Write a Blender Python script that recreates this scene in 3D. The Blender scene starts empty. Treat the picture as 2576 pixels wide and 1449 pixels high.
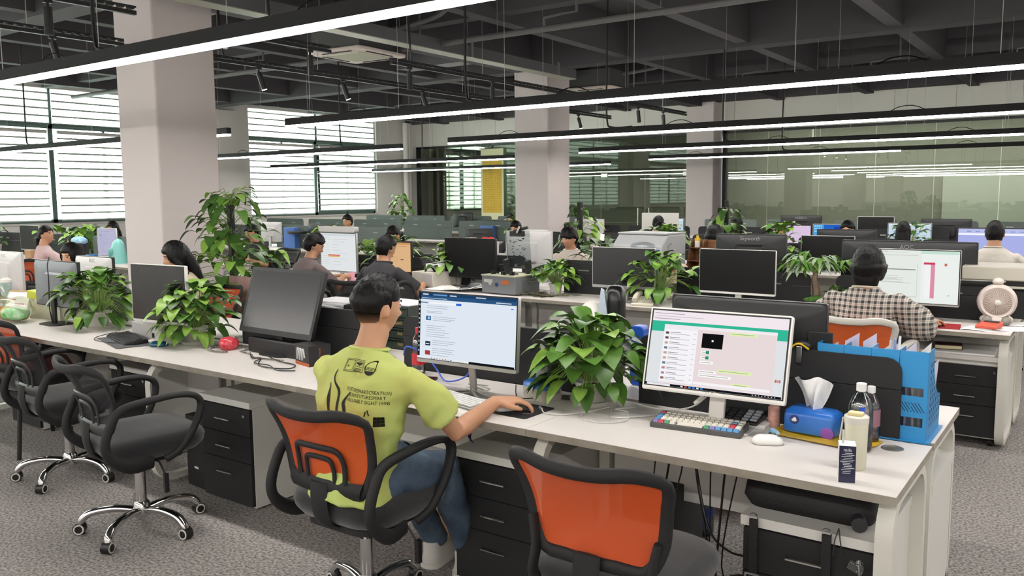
import bpy, math, random
from math import sin, cos, pi, radians, sqrt, atan2, exp
from mathutils import Vector, Matrix, Euler
V = Vector
sc = bpy.context.scene
col = sc.collection

# ---------------------------------------------------------------- camera, world, exposure
cam = bpy.data.objects.new('camera', bpy.data.cameras.new('camera'))
col.objects.link(cam)
_r, _u, _f = V((0.8156339, 0.57850837, -0.00833101)), V((-0.05625145, 0.09362313, 0.99401735)), V((-0.57582733, 0.81028562, -0.10890413))
cam.matrix_world = Matrix(((_r.x, _u.x, -_f.x, 0), (_r.y, _u.y, -_f.y, 0), (_r.z, _u.z, -_f.z, 1.63), (0, 0, 0, 1)))
cam.data.sensor_width = 36
cam.data.lens = 2114.4 / 2576 * 36
cam.data.clip_start = 0.05
cam.data.clip_end = 200
sc.camera = cam
world = bpy.data.worlds.new('sky')
sc.world = world
world.use_nodes = True
_bg = world.node_tree.nodes['Background']
_bg.inputs[0].default_value = (0.98, 1.0, 0.97, 1)
_bg.inputs[1].default_value = 17.0
sc.view_settings.view_transform = 'Standard'
sc.view_settings.look = 'None'
sc.view_settings.gamma = 1
sc.view_settings.exposure = 0.5
sc.cycles.use_denoising = True
sc.cycles.max_bounces = 6
sc.cycles.diffuse_bounces = 4
sc.cycles.glossy_bounces = 3
sc.cycles.transmission_bounces = 4
sc.cycles.transparent_max_bounces = 12
sc.cycles.sample_clamp_indirect = 4
sc.cycles.caustics_reflective = False
sc.cycles.caustics_refractive = False
sc.render.film_transparent = False
random.seed(7)
STRIP = 42          # emission of the ceiling light strips

# ---------------------------------------------------------------- materials
def lin(c):
    if isinstance(c, str):
        c = [int(c[i:i + 2], 16) / 255 for i in (0, 2, 4)]
    return tuple((x / 12.92 if x <= .04045 else ((x + .055) / 1.055) ** 2.4) for x in c) + (1,)
MATS = {}
def mat(name, c='888888', rough=.5, metal=0, var=0, vs=8, bump=0, bs=60, emit=0, alpha=1, spec=.5, stretch=None, c2=None, trans=0, sheen=0):
    """principled material with procedural noise: var mixes towards c2 (or a darker tone), bump adds fine relief"""
    if name in MATS: return MATS[name]
    m = bpy.data.materials.new(name); m.use_nodes = True
    nt = m.node_tree; N = nt.nodes; L = nt.links; p = N['Principled BSDF']
    base = lin(c)
    p.inputs['Base Color'].default_value = base
    p.inputs['Roughness'].default_value = rough
    p.inputs['Metallic'].default_value = metal
    p.inputs['Specular IOR Level'].default_value = spec
    if alpha < 1: p.inputs['Alpha'].default_value = alpha
    if trans: p.inputs['Transmission Weight'].default_value = trans
    if emit:
        p.inputs['Emission Color'].default_value = base
        p.inputs['Emission Strength'].default_value = emit
    if sheen: p.inputs['Sheen Weight'].default_value = sheen
    tc = N.new('ShaderNodeTexCoord'); src = tc.outputs['Object']
    if stretch:
        mp = N.new('ShaderNodeMapping'); mp.inputs['Scale'].default_value = stretch
        L.new(src, mp.inputs[0]); src = mp.outputs[0]
    if var:
        n = N.new('ShaderNodeTexNoise'); n.inputs['Scale'].default_value = vs; n.inputs['Detail'].default_value = 4
        L.new(src, n.inputs['Vector'])
        mr = N.new('ShaderNodeMapRange'); mr.inputs[1].default_value = .35; mr.inputs[2].default_value = .65
        mr.inputs[4].default_value = var
        L.new(n.outputs[0], mr.inputs[0])
        mx = N.new('ShaderNodeMix'); mx.data_type = 'RGBA'
        mx.inputs[6].default_value = base
        mx.inputs[7].default_value = lin(c2) if c2 else tuple(x * .45 for x in base[:3]) + (1,)
        L.new(mr.outputs[0], mx.inputs[0]); L.new(mx.outputs[2], p.inputs['Base Color'])
    if bump:
        n = N.new('ShaderNodeTexNoise'); n.inputs['Scale'].default_value = bs; n.inputs['Detail'].default_value = 3
        L.new(src, n.inputs['Vector'])
        b = N.new('ShaderNodeBump'); b.inputs['Strength'].default_value = bump; b.inputs['Distance'].default_value = .01
        L.new(n.outputs[0], b.inputs['Height']); L.new(b.outputs[0], p.inputs['Normal'])
    MATS[name] = m
    return m
def glow(name, c, s):
    """a lit surface (lamp or screen)"""
    if name in MATS: return MATS[name]
    m = bpy.data.materials.new(name); m.use_nodes = True
    nt = m.node_tree; nt.nodes.clear()
    e = nt.nodes.new('ShaderNodeEmission'); e.inputs[0].default_value = lin(c); e.inputs[1].default_value = s
    o = nt.nodes.new('ShaderNodeOutputMaterial'); nt.links.new(e.outputs[0], o.inputs[0])
    MATS[name] = m
    return m
def pane(name, tint, gloss, rough=0.0, fres=True):
    """thin clear sheet: tinted see-through plus mirror reflection"""
    if name in MATS: return MATS[name]
    m = bpy.data.materials.new(name); m.use_nodes = True
    nt = m.node_tree; nt.nodes.clear(); N = nt.nodes; L = nt.links
    t = N.new('ShaderNodeBsdfTransparent'); t.inputs[0].default_value = lin(tint)
    g = N.new('ShaderNodeBsdfGlossy'); g.inputs['Roughness'].default_value = rough; g.inputs[0].default_value = (.97, 1, .97, 1)
    x = N.new('ShaderNodeMixShader'); o = N.new('ShaderNodeOutputMaterial')
    if fres:
        lw = N.new('ShaderNodeFresnel'); lw.inputs[0].default_value = 1.5
        ma = N.new('ShaderNodeMath'); ma.operation = 'MULTIPLY_ADD'; ma.inputs[1].default_value = 1.2; ma.inputs[2].default_value = gloss
        L.new(lw.outputs[0], ma.inputs[0]); L.new(ma.outputs[0], x.inputs[0])
    else:
        x.inputs[0].default_value = gloss
    L.new(t.outputs[0], x.inputs[1]); L.new(g.outputs[0], x.inputs[2]); L.new(x.outputs[0], o.inputs[0])
    MATS[name] = m
    return m
def mesh_cloth(name, c, see, scale=420):
    """open woven chair mesh: cloth with tiny see-through holes"""
    if name in MATS: return MATS[name]
    m = mat(name, c, .75, bump=0)
    nt = m.node_tree; N = nt.nodes; L = nt.links; p = N['Principled BSDF']
    tc = N.new('ShaderNodeTexCoord')
    w = N.new('ShaderNodeTexWave'); w.inputs['Scale'].default_value = scale / 6.28; w.bands_direction = 'DIAGONAL'
    L.new(tc.outputs['Object'], w.inputs['Vector'])
    mr = N.new('ShaderNodeMapRange'); mr.inputs[3].default_value = 1 - see * 1.6; mr.inputs[4].default_value = 1 - see * .4
    L.new(w.outputs['Fac'], mr.inputs[0]); L.new(mr.outputs[0], p.inputs['Alpha'])
    return m

# ---------------------------------------------------------------- mesh builder
class MB:
    def __init__(s):
        s.v = []; s.f = []; s.mi = []; s.mats = []; s.cur = 0
    def use(s, m):
        if m not in s.mats: s.mats.append(m)
        s.cur = s.mats.index(m); return s
    def add(s, vs, fs):
        o = len(s.v); s.v += [tuple(v) for v in vs]
        for f in fs: s.f.append(tuple(i + o for i in f)); s.mi.append(s.cur)
        return s
    def box(s, c, d, rz=0, rx=0, ry=0, taper=1):
        x, y, z = d[0] / 2, d[1] / 2, d[2] / 2
        M = Matrix.Translation(c) @ Euler((rx, ry, rz)).to_matrix().to_4x4()
        vs = [M @ V((sx * x * (taper if sz > 0 else 1), sy * y * (taper if sz > 0 else 1), sz * z)) for sz in (-1, 1) for sy in (-1, 1) for sx in (-1, 1)]
        return s.add(vs, [(0, 2, 3, 1), (4, 5, 7, 6), (0, 1, 5, 4), (2, 6, 7, 3), (0, 4, 6, 2), (1, 3, 7, 5)])
    def span(s, a, b):
        return s.box([(a[i] + b[i]) / 2 for i in range(3)], [abs(b[i] - a[i]) for i in range(3)])
    def quad(s, a, b, c, d): return s.add([a, b, c, d], [(0, 1, 2, 3)])
    def prism(s, pts, h0, h1, axis='z'):
        """extruded outline; axis is the extrusion direction"""
        n = len(pts)
        def P(p, h):
            return {'z': (p[0], p[1], h), 'y': (p[0], h, p[1]), 'x': (h, p[0], p[1])}[axis]
        vs = [P(p, h0) for p in pts] + [P(p, h1) for p in pts]
        fs = [tuple(range(n - 1, -1, -1)), tuple(range(n, 2 * n))] + [(i, (i + 1) % n, n + (i + 1) % n, n + i) for i in range(n)]
        return s.add(vs, fs)
    def ring(s, prof, n=24, c=(0, 0, 0), M=None):
        """lathe: profile of (radius, z)"""
        vs = []; fs = []
        for (r, z) in prof:
            for i in range(n):
                a = 2 * pi * i / n
                p = V((r * cos(a), r * sin(a), z))
                if M: p = M @ p
                vs.append(p + V(c))
        m = len(prof)
        for j in range(m - 1):
            for i in range(n):
                k = (i + 1) % n
                fs.append((j * n + i, j * n + k, (j + 1) * n + k, (j + 1) * n + i))
        if prof[0][0] > 1e-6: fs.append(tuple(range(n - 1, -1, -1)))
        if prof[-1][0] > 1e-6: fs.append(tuple((m - 1) * n + i for i in range(n)))
        return s.add(vs, fs)
    def cyl(s, a, b, r, n=12, r2=None):
        return s.tube([a, b], [r, r if r2 is None else r2], n)
    def tube(s, pts, rad, n=10, closed=False, up=None, flat=None):
        """sweep; rad: number, list of numbers or of (rx, ry)"""
        P = [V(p) for p in pts]; m = len(P)
        if not isinstance(rad, (list, tuple)) : rad = [rad] * m
        elif isinstance(rad, tuple): rad = [rad] * m
        vs = []; prev = None
        for j, p in enumerate(P):
            if closed: t = P[(j + 1) % m] - P[j - 1]
            else: t = P[min(j + 1, m - 1)] - P[max(j - 1, 0)]
            t = t.normalized() if t.length > 1e-9 else V((0, 0, 1))
            if up is not None: a = V(up) - t * t.dot(V(up))
            elif prev is not None: a = prev - t * t.dot(prev)
            else:
                h = V((0, 0, 1)) if abs(t.z) < .9 else V((1, 0, 0)); a = h - t * t.dot(h)
            a = a.normalized() if a.length > 1e-6 else t.orthogonal().normalized()
            prev = a; b = t.cross(a)
            r = rad[j]; rx, ry = r if isinstance(r, (list, tuple)) else (r, r)
            for i in range(n):
                an = 2 * pi * i / n
                vs.append(p + a * (rx * cos(an)) + b * (ry * sin(an)))
        fs = []
        for j in range(m if closed else m - 1):
            j2 = (j + 1) % m
            for i in range(n):
                k = (i + 1) % n
                fs.append((j * n + i, j * n + k, j2 * n + k, j2 * n + i))
        if not closed:
            fs.append(tuple(range(n - 1, -1, -1))); fs.append(tuple((m - 1) * n + i for i in range(n)))
        return s.add(vs, fs)
    def ball(s, c, r, n=16, m=10, M=None):
        if not isinstance(r, (list, tuple)): r = (r, r, r)
        vs = [V((0, 0, -r[2]))]; fs = []
        for j in range(1, m):
            a = -pi / 2 + pi * j / m
            for i in range(n):
                b = 2 * pi * i / n
                vs.append(V((r[0] * cos(a) * cos(b), r[1] * cos(a) * sin(b), r[2] * sin(a))))
        vs.append(V((0, 0, r[2])))
        for i in range(n): fs.append((0, 1 + (i + 1) % n, 1 + i))
        for j in range(m - 2):
            for i in range(n):
                k = (i + 1) % n
                fs.append((1 + j * n + i, 1 + j * n + k, 1 + (j + 1) * n + k, 1 + (j + 1) * n + i))
        o = 1 + (m - 2) * n
        for i in range(n): fs.append((o + i, o + (i + 1) % n, len(vs) - 1))
        if M: vs = [M @ v for v in vs]
        return s.add([v + V(c) for v in vs], fs)
    def grid(s, fn, nu, nv):
        vs = [fn(i / nu, j / nv) for j in range(nv + 1) for i in range(nu + 1)]
        fs = [(j * (nu + 1) + i, j * (nu + 1) + i + 1, (j + 1) * (nu + 1) + i + 1, (j + 1) * (nu + 1) + i) for j in range(nv) for i in range(nu)]
        return s.add(vs, fs)
    def text(s, body, size, M, align='CENTER', sx=1):
        cu = bpy.data.curves.new('t', 'FONT'); cu.body = body; cu.size = size; cu.align_x = align; cu.align_y = 'CENTER'
        cu.resolution_u = 2
        ob = bpy.data.objects.new('t', cu); col.objects.link(ob)
        me = bpy.data.meshes.new_from_object(ob.evaluated_get(bpy.context.evaluated_depsgraph_get()))
        s.add([M @ V((v.co.x * sx, v.co.y, v.co.z)) for v in me.vertices], [tuple(p.vertices) for p in me.polygons])
        bpy.data.objects.remove(ob); bpy.data.curves.remove(cu); bpy.data.meshes.remove(me)
        return s
    def xf(s, M):
        s.v = [tuple(M @ V(v)) for v in s.v]; return s
    def merge(s, o):
        k = len(s.v); s.v += o.v
        idx = []
        for m in o.mats:
            s.use(m); idx.append(s.cur)
        for f, i in zip(o.f, o.mi):
            s.f.append(tuple(q + k for q in f)); s.mi.append(idx[i] if idx else s.cur)
        return s
    def mesh(s, name, m=None, smooth=40):
        me = bpy.data.meshes.new(name)
        me.from_pydata(s.v, [], s.f)
        for x in (s.mats or [m]): me.materials.append(x)
        if len(s.mats) > 1: me.polygons.foreach_set('material_index', s.mi)
        if smooth:
            me.polygons.foreach_set('use_smooth', [True] * len(s.f))
            me.set_sharp_from_angle(angle=radians(smooth))
        me.update()
        return me

# ---------------------------------------------------------------- things and parts
def thing(name, label, cat, loc=(0, 0, 0), rz=0, group=None):
    o = bpy.data.objects.new(name, None); col.objects.link(o)
    o.location = loc; o.rotation_euler = (0, 0, rz); o.empty_display_size = .1
    return tag(o, label, cat, group)
def tag(o, label=None, cat=None, group=None, kind=None):
    if label: o['label'] = label
    if cat: o['category'] = cat
    if group: o['group'] = group
    if kind: o['kind'] = kind
    return o
def part(name, mb, m, parent=None, label=None, bev=0, smooth=40, seg=2):
    if m is not None and not mb.mats: mb.use(m); mb.mi = [0] * len(mb.f)
    o = bpy.data.objects.new(name, mb.mesh(name, m, smooth)); col.objects.link(o)
    if parent: o.parent = parent
    if label: o['label'] = label
    if bev:
        b = o.modifiers.new('bevel', 'BEVEL'); b.width = bev; b.segments = seg; b.limit_method = 'ANGLE'; b.angle_limit = radians(40)
        b.harden_normals = False
    return o
def solo(name, mb, m, label, cat, loc=(0, 0, 0), rz=0, group=None, bev=0, smooth=40):
    o = part(name, mb, m, None, None, bev, smooth)
    o.location = loc; o.rotation_euler = (0, 0, rz)
    return tag(o, label, cat, group)
def struct(name, mb, m, bev=0, parent=None, smooth=40):
    o = part(name, mb, m, parent, None, bev, smooth)
    if not parent: o['kind'] = 'structure'
    return o
def dup(root, loc, rz=None, label=None, group=None):
    def cp(o, par):
        c = o.copy(); col.objects.link(c)
        if par: c.parent = par
        for ch in o.children: cp(ch, c)
        return c
    r = cp(root, None); r.location = loc
    if rz is not None: r.rotation_euler = (0, 0, rz)
    if label: r['label'] = label
    if group: r['group'] = group
    return r
def rrect(w, h, r, n=4, cx=0, cy=0):
    out = []
    for (sx, sy, a0) in ((1, 1, 0), (-1, 1, 90), (-1, -1, 180), (1, -1, 270)):
        for i in range(n + 1):
            a = radians(a0 + 90 * i / n)
            out.append((cx + sx * (w / 2 - r) + r * cos(a), cy + sy * (h / 2 - r) + r * sin(a)))
    return out
def smoothpath(pts, n=6, closed=False):
    """Catmull-Rom through points"""
    P = [V(p) for p in pts]; out = []; m = len(P)
    for i in range(m if closed else m - 1):
        p0 = P[i - 1] if (i > 0 or closed) else P[0]; p1 = P[i]; p2 = P[(i + 1) % m]
        p3 = P[(i + 2) % m] if (closed or i + 2 < m) else P[-1]
        for k in range(n):
            t = k / n
            out.append(.5 * ((2 * p1) + (p2 - p0) * t + (2 * p0 - 5 * p1 + 4 * p2 - p3) * t * t + (3 * p1 - p0 - 3 * p2 + p3) * t ** 3))
    if not closed: out.append(P[-1])
    return out

# ---------------------------------------------------------------- shared materials
WHITE = mat('white_wall_paint', 'e6e4de', .85, var=.06, vs=1.5, c2='dad8d0')
PINKW = mat('column_paint', 'd6cdcb', .8, var=.08, vs=2, c2='c8c1be', bump=.1, bs=30)
DARKC = mat('dark_ceiling_paint', '484649', .9, var=.25, vs=1.2, c2='3f3d40')
BLK = mat('black_plastic', '0e0f10', .45)
BLKM = mat('matt_black_plastic', '121315', .7, bump=.05, bs=200)
CHROME = mat('chrome', 'd8d8d8', .12, 1)
STEEL = mat('brushed_steel', 'b9b9b4', .35, .9)
LAM = mat('white_laminate', 'd6d1cc', .42, var=.05, vs=3, c2='cdc8c2')
EDGE = mat('worktop_edge', '9a9589', .65, var=.5, vs=12, c2='7a7265')
FRAME = mat('cream_steel_frame', 'd3d2c8', .4)
PANELG = mat('grey_white_board', 'd0cfca', .6)
SCR = mat('charcoal_screen_board', '17181a', .75, bump=.05, bs=300)
SCRG = mat('grey_green_screen_board', '56605c', .7)
GLASSBLK = mat('switched_off_display', '101112', .3, spec=.3)
GLASSGREY = mat('glossy_off_display', '2e2f30', .25, spec=.6)
SKIN = mat('skin', 'bf8f70', .55, var=.25, vs=9, c2='b28062')
HAIR = mat('black_hair', '0b0a0b', .5, bump=.4, bs=70, spec=.25, stretch=(1, 1, .12))
PAPER = mat('white_paper', 'eeeeec', .8)
SOIL = mat('potting_soil', '3a2d22', .95, bump=.6, bs=80)
POTW = mat('white_pot_plastic', 'dad8d0', .45)
CARPET = mat('carpet', 'a8a29e', .97, var=1, vs=75, c2='5f5b59', bump=.3, bs=220)
CLEAR = pane('clear_plastic', 'eef2f4', .04, .08)

# carpet gets a second, larger mottling
_nt = CARPET.node_tree
_p = _nt.nodes['Principled BSDF']
_src = _p.inputs['Base Color'].links[0].from_socket
_n = _nt.nodes.new('ShaderNodeTexNoise'); _n.inputs['Scale'].default_value = 1.3; _n.inputs['Detail'].default_value = 3
_tc = [n for n in _nt.nodes if n.bl_idname == 'ShaderNodeTexCoord'][0]
_nt.links.new(_tc.outputs['Object'], _n.inputs['Vector'])
_mr = _nt.nodes.new('ShaderNodeMapRange'); _mr.inputs[3].default_value = .88; _mr.inputs[4].default_value = 1.12
_nt.links.new(_n.outputs[0], _mr.inputs[0])
_mx = _nt.nodes.new('ShaderNodeVectorMath'); _mx.operation = 'SCALE'
_nt.links.new(_src, _mx.inputs[0]); _nt.links.new(_mr.outputs[0], _mx.inputs['Scale']); _nt.links.new(_mx.outputs[0], _p.inputs['Base Color'])

# ---------------------------------------------------------------- room shell
XL, XR, Y0, Y1, YG, ZC = -18.3, 5.5, -4.0, 24.6, 20.5, 4.45
struct('floor', MB().span((XL, Y0, -.1), (XR, Y1, 0)), CARPET)
struct('ceiling', MB().span((XL, Y0, ZC), (XR, Y1, ZC + .15)), DARKC)
struct('wall_right', MB().span((XR, Y0, 0), (XR + .2, Y1, ZC)), WHITE)
struct('wall_front', MB().span((XL, Y0 - .2, 0), (XR, Y0, ZC)), WHITE)
struct('wall_meeting_room', MB().span((XL, Y1, 0), (XR, Y1 + .2, ZC)), mat('meeting_room_paint', 'aaab9f', .8, var=.1, vs=.7, c2='9c9d92'))
WIN = [(-.9, 3.7), (6.75, 11.4), (14.05, 18.7), (21.5, 24.3)]  # first and last windows are added for their light, the first out of view
ZB, ZT, ZM = 1.14, 4.02, 3.13
mb = MB()
mb.span((XL - .25, Y0, 0), (XL, Y1, ZB)); mb.span((XL - .25, Y0, ZT), (XL, Y1, ZC))
ys = [Y0] + [v for w in WIN for v in w] + [Y1]
for i in range(0, len(ys), 2): mb.span((XL - .25, ys[i], ZB), (XL, ys[i + 1], ZT))
struct('wall_left', mb, WHITE)
for i, y in enumerate((-2.4, 5.25, 12.9)):
    struct('trim_%d' % (i + 1), MB().span((XL, y, 0), (XL + .28, y + .7, 3.8)), WHITE)
ALU = mat('window_frame_paint', '5c6f6a', .5)
def blind_mat():
    m = bpy.data.materials.new('zebra_blind_fabric'); m.use_nodes = True
    nt = m.node_tree; nt.nodes.clear(); N = nt.nodes; L = nt.links
    tc = N.new('ShaderNodeTexCoord'); sp = N.new('ShaderNodeSeparateXYZ'); L.new(tc.outputs['Object'], sp.inputs[0])
    a = N.new('ShaderNodeMath'); a.operation = 'DIVIDE'; a.inputs[1].default_value = .158; L.new(sp.outputs[2], a.inputs[0])
    b = N.new('ShaderNodeMath'); b.operation = 'FRACT'; L.new(a.outputs[0], b.inputs[0])
    c = N.new('ShaderNodeMath'); c.operation = 'LESS_THAN'; c.inputs[1].default_value = .23; L.new(b.outputs[0], c.inputs[0])
    t = N.new('ShaderNodeBsdfTransparent'); t.inputs[0].default_value = (.92, .97, .94, 1)
    tl = N.new('ShaderNodeBsdfTranslucent'); tl.inputs[0].default_value = (.8, .85, .82, 1)
    d = N.new('ShaderNodeBsdfDiffuse'); d.inputs[0].default_value = (.5, .55, .52, 1)
    s = N.new('ShaderNodeMixShader'); s.inputs[0].default_value = 0; L.new(d.outputs[0], s.inputs[1]); L.new(tl.outputs[0], s.inputs[2])
    s1 = N.new('ShaderNodeMixShader'); s1.inputs[0].default_value = .62; L.new(t.outputs[0], s1.inputs[1]); L.new(tl.outputs[0], s1.inputs[2])
    s2 = N.new('ShaderNodeMixShader'); L.new(c.outputs[0], s2.inputs[0]); L.new(s1.outputs[0], s2.inputs[1]); L.new(s.outputs[0], s2.inputs[2])
    o = N.new('ShaderNodeOutputMaterial'); L.new(s2.outputs[0], o.inputs[0])
    return m
BLIND = blind_mat()
WGLASS = pane('window_glass', 'f2fbf6', .05)
nth = ('added out of view nearest the camera', 'left of the large column', 'between the two columns', 'added beyond the glass partition')
for i, (a, b) in enumerate(WIN):
    mid = (a + b) / 2
    f = MB()
    x0, x1 = XL - .2, XL - .12
    for (ya, yb, za, zb) in ((a, b, ZB, ZB + .07), (a, b, ZT - .07, ZT), (a, a + .06, ZB, ZT), (b - .06, b, ZB, ZT), (a, b, ZM, ZM + .1), (mid - .05, mid + .05, ZB, ZT),
                             ((a + mid) / 2 - .025, (a + mid) / 2 + .025, ZB, ZM), ((b + mid) / 2 - .025, (b + mid) / 2 + .025, ZB, ZM)):
        f.span((x0, ya, za), (x1, yb, zb))
    w = struct('window_%d' % (i + 1), f, ALU)
    part('pane', MB().span((XL - .165, a, ZB), (XL - .16, b, ZT)), WGLASS, w)
    struct('trim_%d' % (i + 4), MB().span((XL - .12, a - .03, ZB - .04), (XL + .03, b + .03, ZB)), LAM)
    for (ya, yb, za, zb, nm) in ((a + .03, mid - .03, ZM + .08, ZT - .02, 'upper'), (mid + .03, b - .03, ZM + .08, ZT - .02, 'upper'),
                                 (a + .03, mid - .12, ZB + .02, ZM - .06, 'lower'), (mid + .1, b - .03, ZB + (.1 if i == 2 else .03), ZM - .06, 'lower')):
        side = 'near' if ya < mid else 'far'
        r = thing('roller_blind', 'white banded roller blind, %s %s half of the window %s' % (nm, side, nth[i]), 'blind', (XL - .07, ya, za), 0)
        h = zb - za; L_ = yb - ya
        part('fabric', MB().quad((0, 0, 0), (0, L_, 0), (0, L_, h), (0, 0, h)), BLIND, r, smooth=0)
        part('head_box', MB().span((-.03, 0, h - .05), (.05, L_, h + .02)), LAM, r)
        part('bottom_rail', MB().span((-.012, 0, -.02), (.012, L_, .012)), ALU, r)
        if nm == 'lower': part('chain', MB().tube([(.04, L_ * .52, h), (.045, L_ * .52, h * .5), (.04, L_ * .52 + .03, .12)], .006, 5), POTW, r)
# columns
for i, y in enumerate((-2.4, 5.07, 12.5, 20.0)):
    struct('wall_column_%d' % (i + 1), MB().span((-8.80, y, 0), (-8.08, y + .72, 3.9 if y > 15 else 3.82)), PINKW, bev=.02)
# ceiling beams (one each: separate members of the frame)
nb = 0
for y, w, z in ((-2.3, .35, 3.82), (5.15, .35, 3.82), (12.5, .35, 3.82), (20.0, .35, 3.9), (1.4, .22, 3.95), (8.9, .22, 3.95), (16.1, .22, 3.95)):
    nb += 1; struct('ceiling_beam_%d' % nb, MB().span((XL, y, z), (XR, y + w, ZC)), DARKC)
for x in [-17.1, -15, -12.9, -10.8, -6.7, -4.7, -2.6, -.5, 1.6, 3.7]:
    nb += 1; struct('ceiling_beam_%d' % nb, MB().span((x, Y0, 3.86), (x + .19, YG, ZC)), DARKC)
struct('ceiling_beam_%d' % (nb + 1), MB().span((-8.75, Y0, 3.8), (-8.4, YG, ZC)), DARKC)
# back partition above the glass
struct('wall_back', MB().span((XL, YG, 3.2), (XR, YG + .12, ZC)), mat('back_wall_board', 'e4e3da', .7, var=.05, vs=1))
mb = MB()
for k in range(17): mb.span((-17.6 + k * 1.23, YG - .004, 3.2), (-17.59 + k * 1.23, YG, 3.9))
part('joint', mb, mat('wall_joint', 'a9aba0', .8), bpy.data.objects['wall_back'])
KF = mat('black_glazing_frame', '17191b', .4)
mb = MB()
for (a, b) in ((-18.28, -8.85), (-8.03, XR)):
    mb.span((a, YG - .02, 3.14), (b, YG + .1, 3.2)); mb.span((a, YG - .02, 0), (a + .09, YG + .1, 3.2)); mb.span((a, YG - .02, 0), (b, YG + .1, .06))
struct('trim_11', mb, KF)
TINT = pane('green_glazing', 'd0d4ca', .02, .003)
n = 0
for (a, b) in ((-18.19, -17.2), (-17.19, -15.7), (-15.69, -14.2), (-14.19, -12.8), (-12.79, -11.55), (-7.94, -6.9), (-6.89, -5.67), (-5.66, -4.43), (-4.42, -3.21), (-3.2, -1.95), (-1.94, -.7), (-.69, .6), (.61, 2.3), (2.31, 5.5)):
    n += 1; struct('window_pane_%d' % n, MB().span((a, YG + .03, .06), (b, YG + .042, 3.14)), TINT)
struct('window_pane_%d' % (n + 1), MB().span((-11.53, YG + .03, 2.2), (-8.86, YG + .042, 3.14)), TINT)
for k, (a, b, hx) in enumerate(((-11.53, -10.21, -10.36), (-10.19, -8.9, -10.04))):
    d = struct('door_%d' % (k + 1), MB().span((a, YG + .03, .02), (b, YG + .042, 2.18)), TINT)
    part('door_handle', MB().cyl((hx, YG - .05, .45), (hx, YG - .05, 1.28), .022, 10).cyl((hx, YG - .05, .6), (hx, YG + .03, .6), .012).cyl((hx, YG - .05, 1.15), (hx, YG + .03, 1.15), .012), STEEL, d)
    part('patch_fitting', MB().span((b - .2 if k else a, YG + .01, 2.12), (b if k else a + .2, YG + .06, 2.22)), STEEL, d)
# seen through the glass
def curtain(x0, x1, y, z0, z1):
    m = MB(); m.grid(lambda u, v: V((x0 + (x1 - x0) * u, y + .04 * sin(u * (x1 - x0) * 42), z0 + (z1 - z0) * v)), 40, 1); return m
solo('curtain', curtain(-18.15, -17.45, 21.0, 0.0, 3.1), mat('grey_curtain', '6f706c', .9), 'grey pleated curtain behind the glass in the far left corner', 'curtain')
solo('projection_screen', MB().span((-3.6, 24.45, .7), (-1.6, 24.5, 2.1)), mat('screen_fabric', 'd8ded2', .8), 'pale projection screen seen dimly through the right-hand glass wall', 'projection screen')
pj = thing('ceiling_projector', 'small white projector hung behind the glass wall', 'projector', (-6.4, 22.5, 2.93))
part('case', MB().box((0, 0, 0), (.36, .28, .11)), POTW, pj, bev=.015)
part('lens', MB().cyl((.08, -.15, 0), (.08, -.13, 0), .035, 14), BLK, pj)
part('ceiling_mount', MB().cyl((0, 0, .05), (0, 0, ZC - 2.93), .02), POTW, pj)
lgt = bpy.data.lights.new('meeting_room_fill', 'AREA'); lgt.energy = 300; lgt.size = 9; lgt.size_y = 1.5; lgt.shape = 'RECTANGLE'  # unseen area light added to brighten the room behind the glass
lo = bpy.data.objects.new('meeting_room_fill', lgt); col.objects.link(lo); lo.location = (-4, 22.6, 3.9)
# scroll
s = thing('hanging_scroll', 'long yellow calligraphy scroll hanging in front of the glass', 'scroll', (-15.23, YG - .05, 0))
part('mount', MB().span((-.42, 0, .9), (.42, .006, 3.05)), mat('scroll_silk', 'd8d9b0', .8), s)
part('yellow_panel', MB().span((-.36, -.004, 1.13), (.36, -.001, 2.68)), mat('scroll_paper', 'd3b045', .8, var=.2, vs=3), s)
mb = MB(); random.seed(3)
for i in range(12):
    for j in range(25):
        x, z = -.31 + i * .056, 1.22 + j * .056
        for q in range(3):
            mb.box((x + random.uniform(-.008, .008), -.005, z + random.uniform(-.01, .01)), (random.uniform(.012, .026), .001, random.uniform(.004, .008)), ry=random.uniform(-.6, .6))
part('writing', mb, mat('scroll_ink', '6d5420', .8), s, smooth=0)
part('roller', MB().cyl((-.47, 0, .9), (.47, 0, .9), .022).cyl((-.47, 0, 3.05), (.47, 0, 3.05), .01), mat('dark_wood', '3a2a1e', .5), s)
part('cord', MB().tube([(-.3, 0, 3.05), (0, 0, 3.15), (.3, 0, 3.05)], .004, 5), BLK, s)
# vertical pipes in the corner
for k, (x, y) in enumerate(((-18.0, 19.68), (-18.08, 19.9))):
    solo('drain_pipe', MB().cyl((x, y, 0), (x, y, 3.9), .085, 18), WHITE, 'white vertical drain pipe, %s of the pair in the corner by the glass wall' % ('nearer' if k == 0 else 'farther'), 'pipe')

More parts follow.
